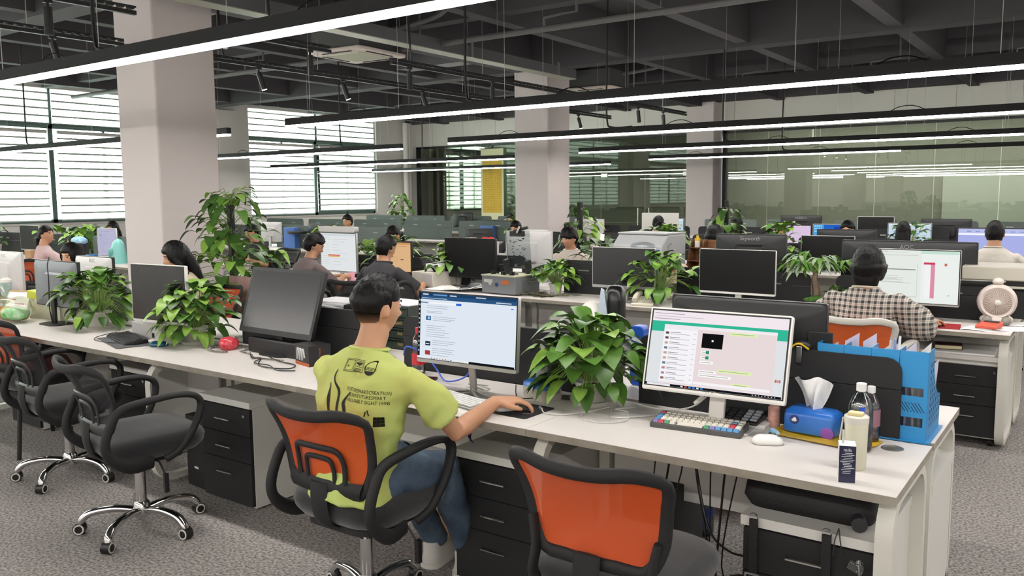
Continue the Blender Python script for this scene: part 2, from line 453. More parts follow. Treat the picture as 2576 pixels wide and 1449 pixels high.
# ---------------------------------------------------------------- ceiling services
GALV = mat('grey_service_paint', '5d5c5c', .6)
TRAYM = mat('tray_paint', '565558', .5)
LITE = mat('aluminium_edge', 'a3a697', .4, .3)
t = thing('cable_tray', 'long grey boxed cable tray hanging under the dark beams', 'cable tray', (-7.38, 2.2, 3.5))
part('channel', MB().span((0, 0, .01), (.2, 9.75, .15)), TRAYM, t)
part('bottom_edge', MB().span((-.005, 0, 0), (.2, 9.75, .009)), LITE, t)
for y in (1.5, 4.4, 7, 9.2): part('hanger', MB().cyl((.1, y, .15), (.1, y, ZC - 3.5), .006, 6).box((.21, y, .1), (.02, .05, .2)), STEEL, t)
for (y, z, a, b, l) in ((8.6, 3.6, -16.5, 4, 'long grey sprinkler pipe crossing beneath the ceiling near the cable tray'), (15.2, 3.68, -16, 5, 'long grey sprinkler pipe crossing beneath the ceiling near the back wall')):
    p = thing('sprinkler_pipe', l, 'pipe', (0, y, z))
    part('main_pipe', MB().cyl((a, 0, 0), (b, 0, 0), .038, 12), GALV, p)
    for x in (-14.2, -11.2, -8, -5.6, -3.4, -1.3, 2):
        part('branch', MB().tube([(x, 0, 0), (x, -.02, .12), (x + .25, -.02, .14), (x + .45, -.02, .14), (x + .45, -.02, .5)], .018, 8), GALV, p)
        part('sprinkler_head', MB().cyl((x + .45, -.02, .5), (x + .45, -.02, .56), .012).cyl((x + .45, -.02, .56), (x + .45, -.02, .57), .035), STEEL, p)
        part('pipe_hanger', MB().cyl((x - .7, 0, .03), (x - .7, 0, ZC - z), .006, 6), GALV, p)
for (x0, y, x1) in ((-10.7, 6.3, -8.9), (-10.7, 11.4, -9.0)):
    solo('air_duct', MB().span((x0, y, 3.9), (x1, y + .35, 4.2)), TRAYM, 'dark flat air duct between beams, %s of the window side' % ('front' if y < 8 else 'back'), 'duct')
def track(x, ya, yb, label):
    t = thing('light_track', label, 'light track', (x, ya, 3.2))
    L_ = yb - ya
    part('rail', MB().span((-.02, 0, 0), (.02, L_, .035)), BLK, t)
    m = MB()
    k = 0
    while k * .09 < L_ - .05:
        m.span((-.0215, k * .09, .045), (.0215, k * .09 + .05, .06)); k += 1
    part('carrier', m.span((-.018, 0, .06), (.018, L_, .075)), BLKM, t, smooth=0)
    for y in [.3 + 1.5 * i for i in range(int((L_ - .3) / 1.5) + 1)]: part('hanger', MB().cyl((0, y, .07), (0, y, ZC - 3.2), .004, 5), STEEL, t)
    part('power_cable', MB().tube(smoothpath([(0, .4, .06), (.02, .33, .2), (0, .3, ZC - 3.3)], 5), .012, 6), BLK, t)
track(-8.42, 2.2, 4.95, 'black slotted light track in front of the large column')
track(-8.5, 5.85, 12.4, 'long black slotted light track behind the large column')
track(-7.07, 5.4, 6.55, 'short black light track beside the nearer air conditioner')
track(-7.07, 7.5, 12.2, 'black light track that ends beyond the cable tray')
track(-8.6, 13.3, 15.7, 'short black light track behind the second column')
track(-7.05, 13.1, 16, 'black light track high beside the farther air conditioner')
track(-6.93, 2.6, 4.2, 'black light track above the nearest light strip')
def spotlight(x, y, tilt, on, label, up=0):
    s = thing('track_spotlight', label, 'spotlight', (x, y, 3.2), 0)
    part('adapter', MB().box((0, 0, -.012), (.03, .07, .03)).cyl((0, 0, -.02), (0, 0, -.07), .012), BLK, s)
    d = V((sin(tilt) * .6, sin(tilt), -cos(tilt))).normalized()
    a = V((0, 0, -.06)); b = a + d * .21
    part('barrel', MB().cyl(a, b, .034, 16), BLK, s)
    part('lens', MB().cyl(b, b + d * .004, .03, 16), glow('spot_lens_lit', 'fff6da', 22) if on else BLKM, s)
spotlight(-8.5, 6.71, .25, 1, 'lit black spotlight nearest the large column')
spotlight(-8.5, 8.08, .3, 1, 'lit black spotlight left of the first air conditioner, second from the large column')
spotlight(-8.5, 9.69, .3, 1, 'lit black spotlight third from the large column on the long track')
spotlight(-8.5, 10.82, .35, 0, 'unlit black spotlight beside a thick black cable')
spotlight(-7.07, 7.83, 0, 0, 'unlit black spotlight hanging straight, first on the track beyond the cable tray')
spotlight(-7.07, 9.52, 0, 0, 'unlit black spotlight hanging straight, second on the track beyond the cable tray')
spotlight(-7.07, 6.26, 0, 0, 'unlit black spotlight just beside the pale ceiling cassette')
spotlight(-8.42, 4.23, .2, 1, 'lit black spotlight left of the large column')
spotlight(-6.93, 3.46, 0, 0, 'large-looking unlit spotlight high in the top left corner')
spotlight(-8.6, 14.39, .25, 1, 'small lit spotlight just right of the second column')
spotlight(-7.05, 13.89, .1, 0, 'unlit spotlight on the far track, nearer of two')
spotlight(-7.05, 14.93, .1, 0, 'unlit spotlight on the far track, farther of two')
def cassette(x, y, label, z=3.5):
    t = thing('ceiling_cassette', label, 'air conditioner', (x, y, z), .05)
    part('panel', MB().prism(rrect(.95, .95, .07, 3), 0, .045), mat('warm_white_plastic', 'd8cbc3', .5), t, bev=.012)
    part('housing', MB().span((-.42, -.42, .05), (.42, .42, .36)), mat('dark_grey_housing', '4a4a4a', .6), t)
    m = MB()
    for k in range(26): m.box((-.27 + k * .0216, 0, -.006), (.007, .54, .012))
    for k in range(5): m.box((0, -.24 + k * .12, -.002), (.56, .008, .01))
    part('return_grille', m.box((0, .28, -.006), (.58, .02, .014)).box((0, -.28, -.006), (.58, .02, .014)).box((.28, 0, -.006), (.02, .58, .014)).box((-.28, 0, -.006), (.02, .58, .014)), mat('grille_plastic', 'cdd0bb', .5), t, smooth=0)
    for (cx, cy, w, d) in ((0, .39, .5, .035), (0, -.39, .5, .035), (.39, 0, .035, .5), (-.39, 0, .035, .5)):
        part('air_vane', MB().box((cx, cy, -.003), (w, d, .008)), BLKM, t)
    for sx in (-1, 1):
        for sy in (-1, 1): part('hanger', MB().cyl((sx * .4, sy * .4, .4), (sx * .4, sy * .4, ZC - z), .006, 5), STEEL, t)
    part('pipe', MB().tube(smoothpath([(.42, .1, .3), (.8, .12, .33), (1.3, .1, .4), (1.6, .1, .6)], 5), .03, 8), GALV, t)
cassette(-8.33, 8.2, 'square ceiling air conditioner nearer the camera, left of the cable tray')
cassette(-8.02, 14.2, 'square ceiling air conditioner with dark body beyond the second column', 3.58)
for (x, y, l) in ((-10.75, 7.9, 'on the dark beam behind the large column'), (-5.2, 3.4, 'above the nearest light strip')):
    solo('smoke_detector', MB().ring([(.05, 0), (.05, .02), (.035, .045), (0, .05)], 16, M=Matrix.Rotation(pi, 4, 'X')), POTW, 'round white smoke detector ' + l, 'smoke detector', (x, y, 3.86 if y > 5 else 4.44))

STRIPM = glow('light_strip_diffuser', 'fffaf5', STRIP)
def strip(xa, xb, y, z, label, cords=(), off=()):
    """hanging light line: housing, lit diffuser underneath, thin wires"""
    t = thing('linear_pendant_light', label, 'light strip', (xa, y, z))
    L_ = xb - xa
    part('housing', MB().span((0, -.03, .014), (L_, .03, .085)), BLKM, t)
    x = 0; k = 0
    while x < L_ - .01:
        e = min(x + 2.4, L_)
        if k not in off: part('diffuser', MB().span((x + .004, -.029, -.008), (e - .004, .029, .014)), STRIPM, t)
        x = e; k += 1
    x = .35
    while x < L_:
        part('suspension_wire', MB().cyl((x, 0, .07), (x, 0, ZC - z), .0022, 4), STEEL, t); x += 1.2
    for k, c in enumerate(cords):
        c -= xa
        part('power_cord', MB().tube(smoothpath([(c + .35, 0, .085), (c + .08, 0, .09), (c + .01, 0, .2), (c, .01, .8), (c + .02, 0, ZC - z)], 5), .012, 6), BLK, t)
    x = 1.0
    while x < L_ - .5:
        part('link_cable', MB().tube(smoothpath([(x - .16, 0, .075), (x - .06, 0, .12), (x + .06, 0, .125), (x + .18, 0, .078)], 4), .004, 4), BLK, t); x += 2.4
strip(-16, 5, 2.7, 2.4, 'nearest hanging light strip, running large across the top left', (-4.9, -10))
strip(-6.93, 5, 5.8, 2.35, 'second nearest light strip, ending beside the second column', (-4.6,))
strip(-7.49, 5, 9.07, 2.35, 'third light strip from the camera, crossing the white column', (-5.03,))
strip(-7.48, 5, 12.55, 2.35, 'fourth light strip from the camera, above the row of dark monitors', (-4.93,))
strip(-7.83, 5, 15.95, 2.35, 'farthest light strip on the right with one dead section', (-5.1,), off=(2,))
strip(-16, 5, -.55, 2.4, 'unseen added light strip over the aisle behind the photographer', (-4.9, -10))  # added out of view for more ambient light from the camera side
strip(-16, 5, -3.3, 2.4, 'unseen added light strip along the wall behind the photographer', (-4.9, -10))  # second unseen strip, added to lift the shaded foreground
strip(-17.6, -8.3, 6.1, 2.35, 'light strip crossing in front of the large left window', (-13.1,))
strip(-13.7, -8.86, 9.6, 2.35, 'light strip crossing the second window at its lower half', (-10.2,))
strip(-16.9, -9.6, 13.6, 2.35, 'light strip crossing the scroll, upper of the two distant ones', (-11.97,))
strip(-17.5, -9.7, 17.7, 2.35, 'light strip crossing the scroll, lower of the two distant ones', ())

# ---------------------------------------------------------------- builders: furniture
def layers(mb, rows, r=.06, n=4, M=None):
    """stack of rounded rectangles (w, d, z[, cx, cy])"""
    base = len(mb.v); k = 4 * (n + 1); vs = []
    for q in rows:
        w, d, z = q[:3]; cx, cy = (q[3], q[4]) if len(q) > 3 else (0, 0)
        rr = min(r, w * .49, d * .49)
        vs += [V((p[0], p[1], z)) for p in rrect(w, d, rr, n, cx, cy)]
    if M: vs = [M @ v for v in vs]
    fs = [tuple(range(k - 1, -1, -1)), tuple((len(rows) - 1) * k + i for i in range(k))]
    for j in range(len(rows) - 1):
        for i in range(k): fs.append((j * k + i, j * k + (i + 1) % k, (j + 1) * k + (i + 1) % k, (j + 1) * k + i))
    return mb.add(vs, fs)
def loop_frame(mb, outer, inner, a, b, axis='x'):
    n = len(outer)
    def P(p, h): return {'x': (h, p[0], p[1]), 'y': (p[0], h, p[1]), 'z': (p[0], p[1], h)}[axis]
    vs = [P(p, a) for p in outer] + [P(p, b) for p in outer] + [P(p, a) for p in inner] + [P(p, b) for p in inner]
    fs = []
    for i in range(n):
        k = (i + 1) % n
        fs += [(i, k, n + k, n + i), (2 * n + i, 3 * n + i, 3 * n + k, 2 * n + k), (i, 2 * n + i, 2 * n + k, k), (n + i, n + k, 3 * n + k, 3 * n + i)]
    return mb.add(vs, fs)
def leg_loop(x, y0, y1, h=.725, w=.05):
    m = MB()
    cy, cz = (y0 + y1) / 2, h / 2 + .01
    loop_frame(m, rrect(y1 - y0, h - .02, .13, 5, cy, cz), rrect(y1 - y0 - .07, h - .09, .1, 5, cy, cz), x - w / 2, x + w / 2)
    return m
def desk(x, y, w=1.305, label='', group=None, ends=(True, False), far=True, name='office_desk'):
    """one bay of the bench, near board at y; x is its left end"""
    t = thing(name, label, 'desk', (x, y, 0), 0, group)
    for k, y0 in enumerate((0, .645) if far else (0,)):
        m = MB(); m.use(LAM).span((.001, y0, .749), (w - .001, y0 + .605, .75)); m.use(EDGE).span((.001, y0, .722), (w - .001, y0 + .605, .7489))
        part('tabletop', m, None, t, smooth=0)
        for e in (0, 1):
            if ends[e]: part('leg_frame', leg_loop(.035 if e == 0 else w - .035, y0 + .02, y0 + .585), FRAME, t)
        part('crossbar', MB().span((.05, y0 + .28, .68), (w - .05, y0 + .32, .72)), FRAME, t)
        part('modesty_panel', MB().span((.08, y0 + (.56 if k == 0 else .03), .38), (w - .08, y0 + (.575 if k == 0 else .045), .7)), PANELG, t)
        part('cable_grommet', MB().ring([(.037, .7505), (.037, .753), (.03, .753), (.03, .751)], 20, (w - .11, y0 + (.5 if k == 0 else .1), 0)), STEEL, t)
    return t
def board(x0, x1, y, z1, label, m=SCR, group=None, slots=True, r=.05, z0=.755, th=.022):
    t = thing('desk_screen', label, 'desk divider', ((x0 + x1) / 2, y, 0), 0, group)
    w = x1 - x0
    zs = z0 + (z1 - z0) * .62
    top = [(p[0], p[1]) for p in rrect(w, .2, r, 4, 0, z1 - .1) if p[1] > z1 - .1]
    part('upper_board', MB().prism(top + [(-w / 2, zs), (w / 2, zs)], -th / 2, th / 2, 'y'), m, t)
    part('lower_board', MB().span((-w / 2, -th / 2, z0 - .06), (w / 2, th / 2, zs - .003)), m, t)
    if slots:
        for sx in (-.25, .25): part('slot_handle', MB().box((sx * w, -th / 2, z1 - .09), (.11, .004, .012)), STEEL, t)
    return t
PED = []
def pedestal(x, y, label, rz=0, castor=False, w=.42, d=.5, h=.58, group=None):
    if PED and not castor and (w, d, h) == (.42, .5, .58): return dup(PED[0], (x, y, 0), rz, label, group)
    t = thing('drawer_pedestal', label, 'drawer cabinet', (x, y, 0), rz, group)
    z0 = .06 if castor else .01
    part('cabinet_body', MB().span((-w / 2, .02, z0), (w / 2, d, h - .035)), PANELG, t)
    part('cabinet_top', MB().span((-w / 2 - .005, -.005, h - .033), (w / 2 + .005, d, h)), PANELG, t)
    zz = [z0 + .01, z0 + (h - z0) * .42, z0 + (h - z0) * .67, h - .04]
    for k in range(3):
        dr = part('drawer', MB().span((-w / 2 + .004, 0, zz[k] + .002), (w / 2 - .004, .018, zz[k + 1] - .002)), SCR, t)
        part('handle', MB().tube([(-.06, .0, zz[k + 1] - .07), (-.06, -.02, zz[k + 1] - .07), (.06, -.02, zz[k + 1] - .07), (.06, 0, zz[k + 1] - .07)], .005, 6), CHROME, dr)
    part('lock', MB().cyl((w / 2 - .05, -.005, h - .075), (w / 2 - .05, .002, h - .075), .011, 12), CHROME, t)
    if castor:
        for sx in (-1, 1):
            for sy in (.08, d - .06): part('caster', MB().cyl((sx * (w / 2 - .06) - .015, sy, .028), (sx * (w / 2 - .06) + .015, sy, .028), .027, 12), BLK, t)
    else: PED.append(t)
    return t

ORM = mesh_cloth('orange_chair_mesh', 'c44c14', .12)
ORM2 = mesh_cloth('orange_white_chair_mesh', 'cf5a1e', .05)
BKM = mesh_cloth('black_chair_mesh', '15161a', .3)
SEATF = mat('black_seat_fabric', '121316', .9, bump=.25, bs=500, sheen=.3)
GREYP = mat('grey_black_plastic', '2a2b2d', .42)
WHP = mat('white_chair_plastic', 'cfccc4', .45)
def back_pt(u, v, off=0, wb=.20, wt=.252):
    """backrest surface: u across, v bottom to top"""
    w = wb + (wt - wb) * min(1, v * 1.15)
    y = -.21 - .12 * v + .035 * sin(v * pi) + .07 * u * u * (.4 + .6 * v) + off
    z = .56 + .305 * v + .02 * v * u * u
    return V((u * w, y, z))
def chair(meshm, framem, kind, label, loc, rz=0, group=None, arms=True, star=True):
    t = thing('office_chair', label, 'chair', loc, rz, group)
    m = MB(); layers(m, [(.38, .36, .405), (.45, .43, .42), (.49, .47, .45), (.5, .48, .48), (.485, .46, .505), (.43, .41, .522), (.2, .2, .528)], .12, 5, Matrix.Translation((0, .03, 0)))
    part('seat', m, SEATF, t, smooth=60)
    part('seat_pan', MB().prism(rrect(.36, .34, .08), .385, .41), BLKM, t)
    # backrest
    part('backrest_mesh', MB().grid(lambda a, b: back_pt((a * 2 - 1) * .95, .04 + b * .93), 14, 12), meshm, t, smooth=80)
    path = []
    for i in range(9): path.append(back_pt(-1 + 2 * i / 8 * .92 + .08, 0 + .0))
    bot = [back_pt(-.86 + 1.72 * i / 8, 0) for i in range(9)]
    right = [back_pt(1, .12 + .76 * i / 7) for i in range(8)]
    top = [back_pt(.9 - 1.8 * i / 10, 1.0) for i in range(11)]
    left = [back_pt(-1, .88 - .76 * i / 7) for i in range(8)]
    part('backrest_frame', MB().tube(smoothpath((bot + right + top + left)[::2], 3, True), (.012, .022), 8, closed=True, up=(0, 1, 0)), framem, t, smooth=80)
    if kind not in ('white', 'plain'):
        pl = framem if kind == 'orange' else GREYP
        m = MB()
        for (hw, v1, rad) in ((.125, .56, .012), (.075, .42, .010)):
            pts = [(-hw, .06), (-hw * .98, v1 * .6), (-hw * .8, v1 * .93), (-hw * .3, v1), (hw * .3, v1), (hw * .8, v1 * .93), (hw * .98, v1 * .6), (hw, .06)]
            m.tube(smoothpath([back_pt(a / .22, b, -.012) for a, b in pts], 4), (.006, rad), 6, up=(0, 1, 0))
        part('lumbar_support', m, pl, t, smooth=80)
        part('lower_band', MB().grid(lambda a, b: back_pt((a * 2 - 1) * .92, -.06 + b * .2, -.012 - .012 * sin(b * pi)), 12, 5), pl, t, smooth=80)
    m = MB()
    m.tube(smoothpath([back_pt(0, .1, -.02), V((0, -.235, .5)), V((0, -.2, .42)), V((0, -.08, .395)), V((0, .05, .395))], 5), (.012, .045), 8, up=(1, 0, 0))
    m2 = MB(); m2.tube(smoothpath([back_pt(0, .1, -.02), V((0, -.235, .5)), V((0, -.2, .42)), V((0, -.08, .395)), V((0, .05, .395))], 5), (.045, .012), 8, up=(1, 0, 0))
    part('back_bracket', m2, BLKM if kind != 'white' else WHP, t, smooth=80)
    if arms:
        for s in (-1, 1):
            X = .265 * s
            pts = [(X * .86, -.02, .40), (X * .98, -.13, .405), (X, -.215, .46), (X, -.24, .53), (X, -.21, .62), (X, -.16, .68), (X * 1.02, -.02, .705), (X * 1.04, .1, .71), (X * 1.03, .18, .69), (X * 1.02, .205, .64), (X, .17, .54), (X * .95, .1, .44), (X * .86, .04, .40)]
            rr = [(.03, .012), (.03, .014), (.024, .017), (.022, .018), (.022, .018), (.022, .018), (.018, .024), (.015, .027), (.015, .027), (.017, .024), (.017, .02), (.018, .017), (.02, .014)]
            P = smoothpath(pts, 4); R = []
            for i in range(len(P)):
                k = i / 4; a = int(min(k, len(rr) - 1)); b = min(a + 1, len(rr) - 1); f_ = k - a
                R.append((rr[a][0] * (1 - f_) + rr[b][0] * f_, rr[a][1] * (1 - f_) + rr[b][1] * f_))
            part('armrest', MB().tube(P, [(b * 1.0, a) for a, b in R], 8, up=(1, 0, 0)), framem if kind != 'black' else BLKM, t, smooth=80)
    if kind == 'plain':
        for s in (-1, 1): part('upright', MB().tube(smoothpath([back_pt(s * .97, .3, -.014), back_pt(s * .97, .02, -.02), V((s * .2, -.21, .47)), V((s * .17, -.12, .4)), V((s * .12, 0, .39))], 4), (.012, .024), 8, up=(1, 0, 0)), BLKM, t, smooth=80)
    if star:
        part('gas_lift', MB().cyl((0, 0, .1), (0, 0, .3), .026, 16).cyl((0, 0, .3), (0, 0, .4), .015, 12), CHROME, t)
        part('hub', MB().ring([(.04, .075), (.045, .09), (.038, .14), (.03, .15)], 16), CHROME, t)
        part('height_lever', MB().tube([(.05, .0, .39), (.2, .02, .385), (.24, .03, .33)], .005, 6).box((.245, .03, .29), (.02, .02, .09)), BLK, t)
        for k in range(5):
            a = radians(72 * k + 20); d = V((cos(a), sin(a), 0))
            leg = part('leg', MB().tube(smoothpath([d * .03 + V((0, 0, .105)), d * .13 + V((0, 0, .118)), d * .23 + V((0, 0, .105)), d * .275 + V((0, 0, .075)), d * .285 + V((0, 0, .052))], 4), [(.018, .022)] * 17, 10), CHROME, t, smooth=80)
            c = d * .29; q = V((-d.y, d.x, 0))
            ca = part('caster', MB().use(BLK).cyl(c - q * .02 + V((0, 0, .029)), c + q * .02 + V((0, 0, .029)), .029, 18).use(WHP).cyl(c - q * .0225 + V((0, 0, .029)), c + q * .0225 + V((0, 0, .029)), .025, 18).use(BLK).cyl(c - q * .0235 + V((0, 0, .029)), c + q * .0235 + V((0, 0, .029)), .018, 16), None, leg)
            part('caster_hood', MB().ball(c + V((0, 0, .043)) - d * .008, (.024, .024, .022), 10, 6), BLK, leg)
    else:
        for s in (-1, 1):
            part('leg', MB().tube([(s * .2, -.2, .4), (s * .23, -.25, .0)], .014, 8), BLK, t)
            part('leg', MB().tube([(s * .2, .22, .4), (s * .23, .26, .0)], .014, 8), BLK, t)
    return t
CH = {}
def seat_at(kind, x, y, rz, label, group=None):
    """place a chair, copying the first of its kind"""
    if kind in CH: return dup(CH[kind], (x, y, 0), rz, label, group)
    a = dict(orange=(ORM, BLKM, 'orange'), black=(BKM, BLKM, 'black'), white=(ORM2, WHP, 'white'), plain=(ORM, BLKM, 'plain'))[kind.split('_')[0]]
    CH[kind] = chair(a[0], a[1], a[2], label, (x, y, 0), rz, group, arms='noarm' not in kind, star='legs' not in kind)
    return CH[kind]

# ---------------------------------------------------------------- builders: monitors
LIT = {}
def lit(c, s=None):
    s = 0.72 if s is None else s
    k = 'lit_' + c + ('%g' % s)
    return glow(k, c, s)
def ui_page(r, kind, rnd):
    if kind == 'chat':
        r(0, 0, 1, 1, 'e9dfe2'); r(0, .86, 1, 1, 'f0e6ec'); r(0, .72, 1, .86, '35b795'); r(0, .03, .1, .72, 'dde1e4'); r(.93, .03, 1, .72, 'dde1e4')
        r(.1, .06, .36, .82, 'f3f1f5'); r(.36, .06, .93, .82, 'e6d8d8'); r(.36, .78, .93, .82, 'efe9ee'); r(.1, .76, .36, .82, 'ece8ee')
        for i in range(10):
            y = .71 - i * .067
            r(.115, y - .018, .14, y + .012, rnd.choice(['8d6b62', 'b5838d', '6b7f8d', 'c4a08a', '5d4a55'])); r(.15, y + .002, .23, y + .010, '8a868c'); r(.15, y - .018, .3, y - .012, 'a9a5ab'); r(.33, y, .35, y + .006, 'b9b5bb')
        r(.40, .545, .555, .735, '121214'); r(.472, .63, .486, .655, 'e8e8e8')
        for (x0, x1, y, c) in ((.4, .47, .49, 'f6f4f6'), (.4, .47, .42, 'f6f4f6'), (.4, .5, .36, 'f6f4f6'), (.4, .53, .24, 'f6f4f6'), (.4, .64, .19, 'f6f4f6'), (.54, .78, .27, 'dff0ae'), (.65, .78, .11, 'dff0ae'), (.6, .8, .755, 'dff0ae')):
            r(x0, y - .02, x1, y + .018, c); r(x0 + .01, y - .004, x1 - .02, y + .003, '98a08c')
        r(.44, .47, .465, .51, '2f8f6a'); r(.44, .4, .465, .44, '2f8f6a')
        r(.37, .065, .92, .1, 'f4f0f4')
        for i in range(3): r(.945 + i * .014, .2, .957 + i * .014, .235, ['c06a62', 'd89a72', 'b36a9a'][i])
        r(.02, .955, .25, .965, 'b5aeb8'); r(.02, .885, .22, .895, 'a9a3ad'); r(.02, .92, .4, .928, 'c5bec8')
        r(0, 0, 1, .03, '14161a'); r(.02, 0, .2, .028, 'e5e5ea')
        for i in range(6): r(.28 + i * .03, .006, .298 + i * .03, .024, ['e2e6ea', 'd0604a', '4a8ad0', '3f7fd8', 'e8e8e8', '3f8fe0'][i])
        for i in range(8): r(.8 + i * .022, .01, .808 + i * .022, .02, 'c8ccd0')
    elif kind == 'news':
        r(0, 0, 1, 1, 'dde6f0'); r(0, .955, 1, 1, '1e3f63'); r(0, .90, 1, .955, '2a527d'); r(0, .03, .018, 1, '10181f')
        r(.04, .965, .1, .985, 'd5dde6'); r(.15, .965, .3, .985, '6a9ac8'); r(.33, .965, .4, .983, 'c5d0da'); r(.6, .965, .7, .983, 'b5c4d2'); r(.03, .915, .3, .925, 'aebfd0'); r(.8, .915, .95, .93, 'c9d4df')
        for i in range(12): r(.003, .1 + i * .07, .014, .125 + i * .07, 'b9c4cc')
        r(.02, .84, .1, .86, '6e86a5'); r(.12, .84, .4, .862, 'f2f4f6'); r(.4, .835, .455, .868, '2b5fd0'); r(.95, .84, .975, .855, '3a70d0')
        for i, y in enumerate([.8, .77, .72, .7, .64, .61, .585, .5, .47, .44, .405, .37, .34, .28, .25, .22, .16, .13, .1, .06]):
            x0 = .16 if i in (4, 5, 6, 13, 14, 15, 16, 17, 18) else .09
            r(x0, y, x0 + rnd.uniform(.16, .27), y + .007, 'a3acb8')
        r(.085, .585, .14, .65, '3f6f9a'); r(.11, .6, .125, .64, 'c7d6e2'); r(.085, .2, .14, .265, '1a2c3d'); r(.09, .22, .13, .235, 'd9e2ea'); r(.085, .06, .14, .125, 'a33a38')
        r(0, 0, 1, .028, '0f1418'); r(0, 0, .55, .028, 'e8ebee')
        for i in range(8): r(.15 + i * .03, .006, .165 + i * .03, .022, ['7aa0c8', 'c05a50', '5a8ad0', '8ab0e0', 'd08a5a', '5aa0d0', 'b0b8c0', '4a78c0'][i])
    elif kind == 'doc':
        r(0, 0, 1, 1, 'e3e8e2'); r(.64, 0, 1, .96, 'e9eeea'); r(.63, .94, 1, 1, 'c3dfd0'); r(0, .9, .6, .91, 'bfc4be'); r(.1, .86, .2, .868, 'a9aea8')
        r(.06, .62, .58, .64, '8f948f'); r(.06, .1, .6, .11, 'b5bab4'); r(.06, .1, .064, .75, 'b5bab4'); r(.597, .1, .6, .75, 'b5bab4')
        for y in (.5, .46, .44, .42, .385, .37): r(.1, y, rnd.uniform(.4, .56), y + .006, 'a5aaa4')
        r(.66, .74, .77, .78, 'c8405e'); r(.73, .1, .77, .74, 'd98fa6'); r(.67, .1, .73, .74, 'f0eff2'); r(.86, .72, .885, .77, 'cf6a60'); r(.9, .15, .92, .18, 'a9dab0')
        r(.02, .96, .3, .97, 'a9aea8'); r(.3, .96, .5, .965, 'bfc4be')
    elif kind == 'sheet':
        r(0, 0, 1, 1, 'dfe2e4'); r(0, .93, 1, 1, 'cdd4d6')
        for i in range(16): r(.03, .88 - i * .055, .2 + rnd.uniform(-.05, .1), .886 - i * .055, 'b9c8a9' if i % 3 else '9fb3c0')
        for i in range(10): r(.35, .84 - i * .075, .35 + rnd.uniform(.1, .5), .846 - i * .075, 'b0b4b8')
        r(.22, .4, .56, .43, 'cf5a3c'); r(.22, .37, .56, .395, 'e3a04e')
    elif kind == 'orange':
        r(0, 0, 1, 1, 'd9b183'); r(0, .93, 1, 1, 'c9925f'); r(.04, 0, .045, .9, 'b08456'); r(.05, .86, .9, .87, 'a87c50')
        for i in range(18): r(.12, .82 - i * .045, .12 + rnd.uniform(.2, .7), .825 - i * .045, 'b98f62')
        r(.72, .4, .8, .425, '3f3a52')
    elif kind == 'blue':
        r(0, 0, 1, 1, '4fa5dc'); r(.3, .4, 1, 1, '2563c0'); r(.3, .3, 1, .6, 'd9dde8'); r(.6, .7, 1, .9, '1c3fb0')
        for i in range(12): r(.03 + (i % 4) * .06, .9 - (i // 4) * .15, .06 + (i % 4) * .06, .95 - (i // 4) * .15, 'd7e9f4')
    elif kind == 'lavender':
        r(0, 0, 1, 1, 'b7b5cf'); r(.04, 0, .05, 1, 'd5d3e2')
        for i in range(12): r(.12, .9 - i * .07, .12 + rnd.uniform(.1, .6), .907 - i * .07, '8f8fae')
        r(.1, .75, .24, .77, '6b6c94')
    elif kind == 'purple':
        r(0, 0, 1, 1, 'a9b0e6'); r(0, .8, 1, .86, 'f2f4ff'); r(0, .86, 1, 1, 'b8bfe8')
        for i in range(8): r(.1 + i * .1, .9, .15 + i * .1, .93, '8f97c8')
    elif kind == 'pink':
        r(0, 0, 1, 1, 'd9c3df')
        for i in range(8): r(.05, .9 - i * .1, .9, .91 - i * .1, 'c9b3d4')
    else:
        r(0, 0, 1, 1, {'white': 'c6d8e8', 'pale': 'b9d3dc'}.get(kind, 'd5dde2')); r(0, .9, 1, 1, 'd9e2ea')
        r(.3, .72, .95, .735, 'd9a07a' if kind == 'white' else 'c3d4da')
        for i in range(7): r(.1, .65 - i * .08, .1 + rnd.uniform(.2, .7), .66 - i * .08, 'a9bccb')
BEZ = {'black': BLK, 'white': mat('white_monitor_plastic', 'dcdad6', .4), 'silver': mat('silver_monitor_plastic', 'b3b3b2', .35, .5), 'grey': mat('blue_grey_plastic', '75797f', .5), 'lightgrey': mat('light_grey_plastic', 'b9b8b6', .45)}
